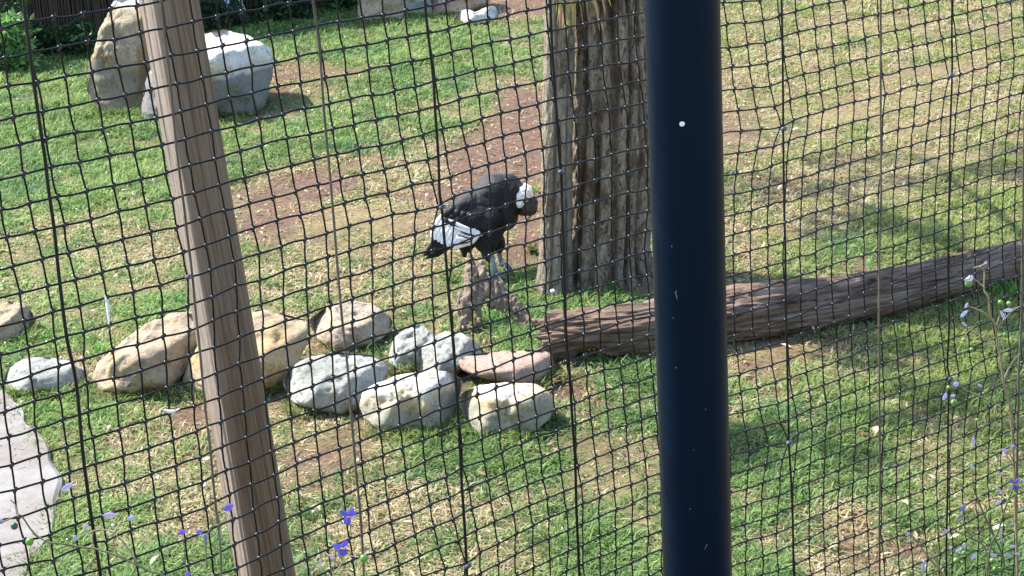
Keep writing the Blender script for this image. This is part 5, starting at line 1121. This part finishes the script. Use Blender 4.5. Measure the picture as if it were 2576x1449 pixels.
# ------------------------------------------------------------------ feathers and fluff caught on the netting, big dead leaves
M_fluff = mat_simple('white_fluff', (.78, .77, .78), .9, .1, 50)
def fluff(name, pts, w_, label, cat, D=None):
    P = smooth_path([net_pt(x, y, .006) for x, y in pts], 12); k = dep(P[0]) / FPX; s = np.cross(P[-1] - P[0], Fw); s /= np.linalg.norm(s); wv = w_ * k * np.array([.15, .4, .7, .9, 1, 1, .9, .8, .7, .5, .3, .1])
    j = np.array([1 + .35 * mn.noise(Vector((i * 1.3, w_, 0))) for i in range(12)]); v = np.concatenate([P - s * (wv * j)[:, None], P - Fw * .002, P + s * (wv * j[::-1])[:, None], P + Fw * .001]); f = []
    for i in range(11): f += [(i, i + 12, i + 13, i + 1), (i + 12, i + 24, i + 25, i + 13), (i + 24, i + 36, i + 37, i + 25), (i + 36, i, i + 1, i + 37)]
    return tag(mkobj(name, v, f, M_fluff), label, cat)
fluff('feather', [(264, 742), (270, 765), (273, 790), (275, 830)], 5, 'white feather caught on the netting left of the leaning post', 'feather')
fluff('down_tuft', [(408, 1030), (425, 1036), (440, 1034), (452, 1028)], 5, 'white down tuft on a net knot below the tan slab', 'down')
fluff('down_tuft', [(991, 896), (993, 910), (997, 926)], 4, 'small white down tuft on the netting over the lichen stones', 'down')
fluff('down_tuft', [(2428, 702), (2436, 700), (2440, 692)], 3, 'tiny white down tuft on the netting over the log by the berry', 'down')
def deadleaf(x, y, L, W, a, col, label):
    g = G(x, y, .03); k = dep(g) / FPX; d = np.array([math.cos(a), math.sin(a) * 1.8, .15]); d /= np.linalg.norm(d); s = np.cross(d, (0, 0, 1)); P = np.array([g + d * L * k * (t - .5) + np.array((0, 0, .012 * math.sin(t * 3))) for t in np.linspace(0, 1, 8)])
    w_ = W * k * np.array([.1, .7, 1, 1, .9, .7, .4, .05]); v = np.concatenate([P - s * w_[:, None] + (0, 0, .006), P, P + s * w_[:, None] + (0, 0, .008)]); f = []
    for i in range(7): f += [(i, i + 8, i + 9, i + 1), (i + 8, i + 16, i + 17, i + 9)]
    o = mkobj('dead_leaf', v, f, M_blade, None, True, {'Col': np.repeat(colvar(1, col, .1), 24, 0)}); tag(o, label, 'leaf', 'large dead leaves on the grass')
deadleaf(2170, 1098, 52, 8, -.6, (.20, .09, .05), 'curled reddish brown dead leaf in the lush grass right of the post')
deadleaf(2202, 1085, 40, 8, 1.2, (.62, .55, .36), 'upright cream dead leaf right beside the reddish one')
deadleaf(2275, 1268, 34, 9, -1.0, (.58, .55, .34), 'pale oval dead leaf lower in the grass right of the post')
deadleaf(389, 1412, 44, 7, .9, (.62, .6, .42), 'cream crescent-shaped leaf above the bottom border left of the wooden post')
deadleaf(800, 1282, 40, 6, -1.0, (.62, .57, .38), 'long cream dead leaf left of the upper violet flower')
deadleaf(2512, 1330, 40, 12, .2, (.60, .55, .42), 'broad pale dead leaf near the right border among flower stems')
deadleaf(1448, 818, 60, 5, .5, (.62, .58, .34), 'pale curved dead blade lying over the broken end of the log')
deadleaf(1570, 1480 * 1 - 640, 60, 7, -.5, (.66, .6, .4), 'pale straw leaf lying on top of the log beside the post')
M_puff = mat_simple('dandelion_down', (.8, .8, .78), .95, .05)
def puff(x, y, r, label):
    g = G(x, y + 26, 0); c = H(x, y, g[1]); k = dep(c) / FPX; e = empty('seed_head', g, label, 'seed head', 'white seed heads at the tree base'); v, f = ico(3); n = np.array([1 + .25 * rnd.uniform(-1, 1) for _ in v])
    mkobj('puff', c + v * n[:, None] * r * k, f, M_puff, e); tube_obj('stalk', smooth_path([g, (g + c) / 2 + (.01, 0, 0), c], 6), .003, M_stem, e, 5)
puff(1362, 690, 7, 'round white seed head in front of the pale left stem'); puff(1390, 733, 6, 'lower white seed head nearer the foot of the left stem'); puff(1240, 683 + 60, 3.5, 'tiny white seed head under the bird beside the stump')

# ------------------------------------------------------------------ grass, litter
def in_view(x, y, m=1.0):
    d = np.stack([x, y, np.full_like(x, -CAMH)], 1); zc_ = d @ Fw; u = d @ Rt / zc_ * FPX; v = d @ Up / zc_ * FPX
    mm = m * FPX / zc_; return (np.abs(u) < 1288 + mm) & (v > -724 - mm) & (v < 724 + mm * 1.2)
def under_rock(x, y): return np.zeros(len(x), bool)
def scatter(n, y0=7.6, y1=20.5, pw=1.0):
    y = y0 + (y1 - y0) * rs.uniform(0, 1, n) ** pw; x = rs.uniform(-1, 1, n) * (y * .27 + 1.4); k = in_view(x, y); return x[k], y[k]
pathpoly = np.array([p[:2] for p in poly])
def inside(poly, x, y):
    c = np.zeros(len(x), bool); n = len(poly)
    for i in range(n):
        x1, y1 = poly[i]; x2, y2 = poly[(i + 1) % n]; t = ((y1 > y) != (y2 > y)) & (x < (x2 - x1) * (y - y1) / (y2 - y1 + 1e-12) + x1); c ^= t
    return c
# clumps give the sward its tufts
nC = 38000; cx_, cy_ = scatter(nC, pw=1.15)
ln = rs.uniform(-math.pi, math.pi, len(cx_))
def sward(nb, hgt, wid, seed):
    k = rs.randint(0, len(cx_), nb); sp = np.where(rs.uniform(size=nb) < .55, .022, .06)
    x = cx_[k] + rs.normal(size=nb) * sp; y = cy_[k] + rs.normal(size=nb) * sp
    g, c, d = zones(x, y)
    keep = (rs.uniform(size=nb) < np.clip(c * 1.15 - d * .9, .02, 1)) & ~inside(pathpoly, x, y)
    x, y, g, c, d, k = (q[keep] for q in (x, y, g, c, d, k)); n = len(x)
    z = np.interp(y, [7.0, 7.2], [.1, 0]) * 0 - .006
    ang = ln[k] + rs.normal(size=n) * .9; dirs = np.stack([np.cos(ang), np.sin(ang), np.zeros(n)], 1)
    isg = rs.uniform(size=n) < np.clip(g * 1.25 - .17 + .5 * (vnoise(x, y, 6, 31) - .5) + .35 * (vnoise(x, y, 15, 32) - .5), .04, .93)
    patch = vnoise(x, y, 1.3, 21); fine = vnoise(x, y, 9, 22)
    far = np.clip((y - 8) / 12, 0, 1)
    gcol = lerp(np.tile([.10, .185, .055], (n, 1)), np.tile([.27, .385, .12], (n, 1)), np.clip(patch * .6 + fine * .4 - .15 + .3 * np.clip((-x - .3) * .5 + (y - 11) * .12, 0, 1) + rs.normal(size=n) * .18, 0, 1))
    gcol = lerp(gcol, np.tile([.30, .34, .10], (n, 1)), np.clip((x - .8) * .5 + (y - 11) * .12, 0, .7) * (x > .5))
    gcol = lerp(gcol, np.tile([.11, .23, .09], (n, 1)), np.clip((vnoise(x, y, 3, 23) - .6) * 2.2, 0, .8))
    scol = lerp(np.tile([.37, .31, .16], (n, 1)), np.tile([.60, .53, .34], (n, 1)), np.clip(rs.uniform(size=n) * 1.1 - .1, 0, 1)); scol = lerp(scol, np.tile([.28, .19, .11], (n, 1)), np.clip(rs.normal(size=n) * .3 + d * .6, 0, 1))
    col = np.where(isg[:, None], gcol, scol) * (1 + rs.uniform(-.25, .25, (n, 1)))
    lush = .55 + .75 * g
    L = hgt * (.6 + .8 * vnoise(x, y, 3.3, 44)) * rs.uniform(.55, 1.35, n) * np.where(isg, lush, .75); W = wid * rs.uniform(.7, 1.3, n) * (1 + .35 * far)
    bend = np.where(isg, rs.uniform(.25, 1.05, n), rs.uniform(.7, 1.25, n))
    return blades(np.stack([x, y, np.full(n, z)], 1), dirs, L, W, np.clip(col, 0, 1), bend)
parts = [sward(760000, .058, .0062, 1)]
parts.append(sward(110000, .085, .0085, 2))
fr = np.concatenate([q[rs.randint(0, len(q), 2600)] for _, q in ROCKS if len(q) > 5] + [top[rs.randint(0, len(top), 2500)] + rs.normal(size=(2500, 3)) * (.03, .04, 0)]); n = len(fr); a = rs.uniform(0, 6.28, n); r = np.abs(rs.normal(size=n)) * .05 - .005
bs = np.stack([fr[:, 0] + np.cos(a) * r, fr[:, 1] - np.abs(np.sin(a)) * r * 1.3, np.full(n, -.005)], 1); kz = vnoise(bs[:, 0], bs[:, 1], 7, 41) > .38; bs, a = bs[kz], a[kz]; n = len(bs); g_, c_, d_z = zones(bs[:, 0], bs[:, 1])
fc = np.where((rs.uniform(size=n) < .35 + .5 * g_)[:, None], [.17, .28, .06], [.42, .35, .2]) * (1 + rs.uniform(-.35, .35, (n, 1)))
parts.append(blades(bs, np.stack([np.cos(a), np.sin(a), np.zeros(n)], 1), rs.uniform(.035, .11, n), rs.uniform(.004, .008, n), fc, rs.uniform(.2, .9, n)))
o = 0; V_, F_, C_ = [], [], []
for v, f, c in parts: V_.append(v); F_.append(f + o); C_.append(c); o += len(v)
GV = np.concatenate(V_); print('grass blades', len(GV) // 5)
tag(mkobj('grass', GV, np.concatenate(F_), M_blade, None, True, {'Col': np.concatenate(C_)}), 'mixed green and straw coloured lawn grass covering the enclosure floor', 'grass', kind='stuff')
# leaf litter and straw
def litter(n, L0, W0, base, seed, dirtlove, name, label, up=.02):
    x, y = scatter(n); g, c, d = zones(x, y); k = (rs.uniform(size=len(x)) < np.clip(.25 + dirtlove * d - .25 * g, .05, 1)) & ~(inside(pathpoly, x, y) & (rs.uniform(size=len(x)) < .9)); x, y = x[k], y[k]; n = len(x); z = rs.uniform(.012, up + .012, n)
    a = rs.uniform(0, 2 * np.pi, n); dirs = np.stack([np.cos(a), np.sin(a), rs.normal(size=n) * .25], 1); cen = np.stack([x, y, z], 1)
    s = np.stack([-np.sin(a), np.cos(a), rs.normal(size=n) * .35], 1); L = (L0 * rs.uniform(.5, 1.4, n))[:, None]; W = (W0 * rs.uniform(.6, 1.3, n))[:, None]; cv = rs.uniform(-.25, .25, (n, 1)) * L
    z_ = np.array([0, 0, 1.0]); p0, p1, p2 = cen, cen + dirs * L * .5 + z_ * np.abs(cv) * .6 + s * cv * .4, cen + dirs * L
    v = np.stack([p0, p1 - s * W, p1 - z_ * .15 * W, p1 + s * W, p2], 1).reshape(-1, 3); i = np.arange(n)[:, None] * 5
    f = np.concatenate([i + np.array([0, 1, 2]), i + np.array([0, 2, 3]), i + np.array([1, 4, 2]), i + np.array([2, 4, 3])], 0)
    cols = np.clip(np.array(base)[rs.randint(0, len(base), n)] * (1 + rs.uniform(-.25, .25, (n, 1))), 0, 1)
    tag(mkobj(name, v, f, M_blade, None, False, {'Col': np.repeat(cols, 5, 0)}), label, name.replace('_', ' '), kind='stuff')
litter(18000, .030, .0055, [(.55, .45, .28), (.62, .54, .38), (.36, .22, .13), (.5, .38, .22)], 1, .8, 'leaf_litter', 'small fallen straw coloured leaves scattered through the grass')
litter(16000, .045, .0016, [(.60, .52, .34), (.46, .36, .22), (.66, .60, .44)], 2, .5, 'straw', 'thin dry straw stalks lying over the lawn')
litter(2400, .055, .009, [(.60, .52, .33), (.64, .58, .42), (.42, .26, .16)], 3, .7, 'fallen_leaves', 'longer pale fallen gum leaves lying on the grass', .03)
# tiny white clover flowers at the left
n = 700; x, y = scatter(n * 4); pxl = np.stack([x, y], 1); k = (x < -.6) & (rs.uniform(size=len(x)) < .35); x, y = x[k], y[k]; v0, f0 = ico(1); vs_, fs_ = [], []
for q in range(len(x)): vs_.append(v0 * .006 * rnd.uniform(.6, 1.3) + np.array([x[q], y[q], rnd.uniform(.03, .06)])); fs_.append(f0 + q * len(v0))
tag(mkobj('clover_flowers', np.concatenate(vs_), np.concatenate(fs_), M_puff), 'tiny white clover flowers dotted over the left side of the lawn', 'clover', kind='stuff')
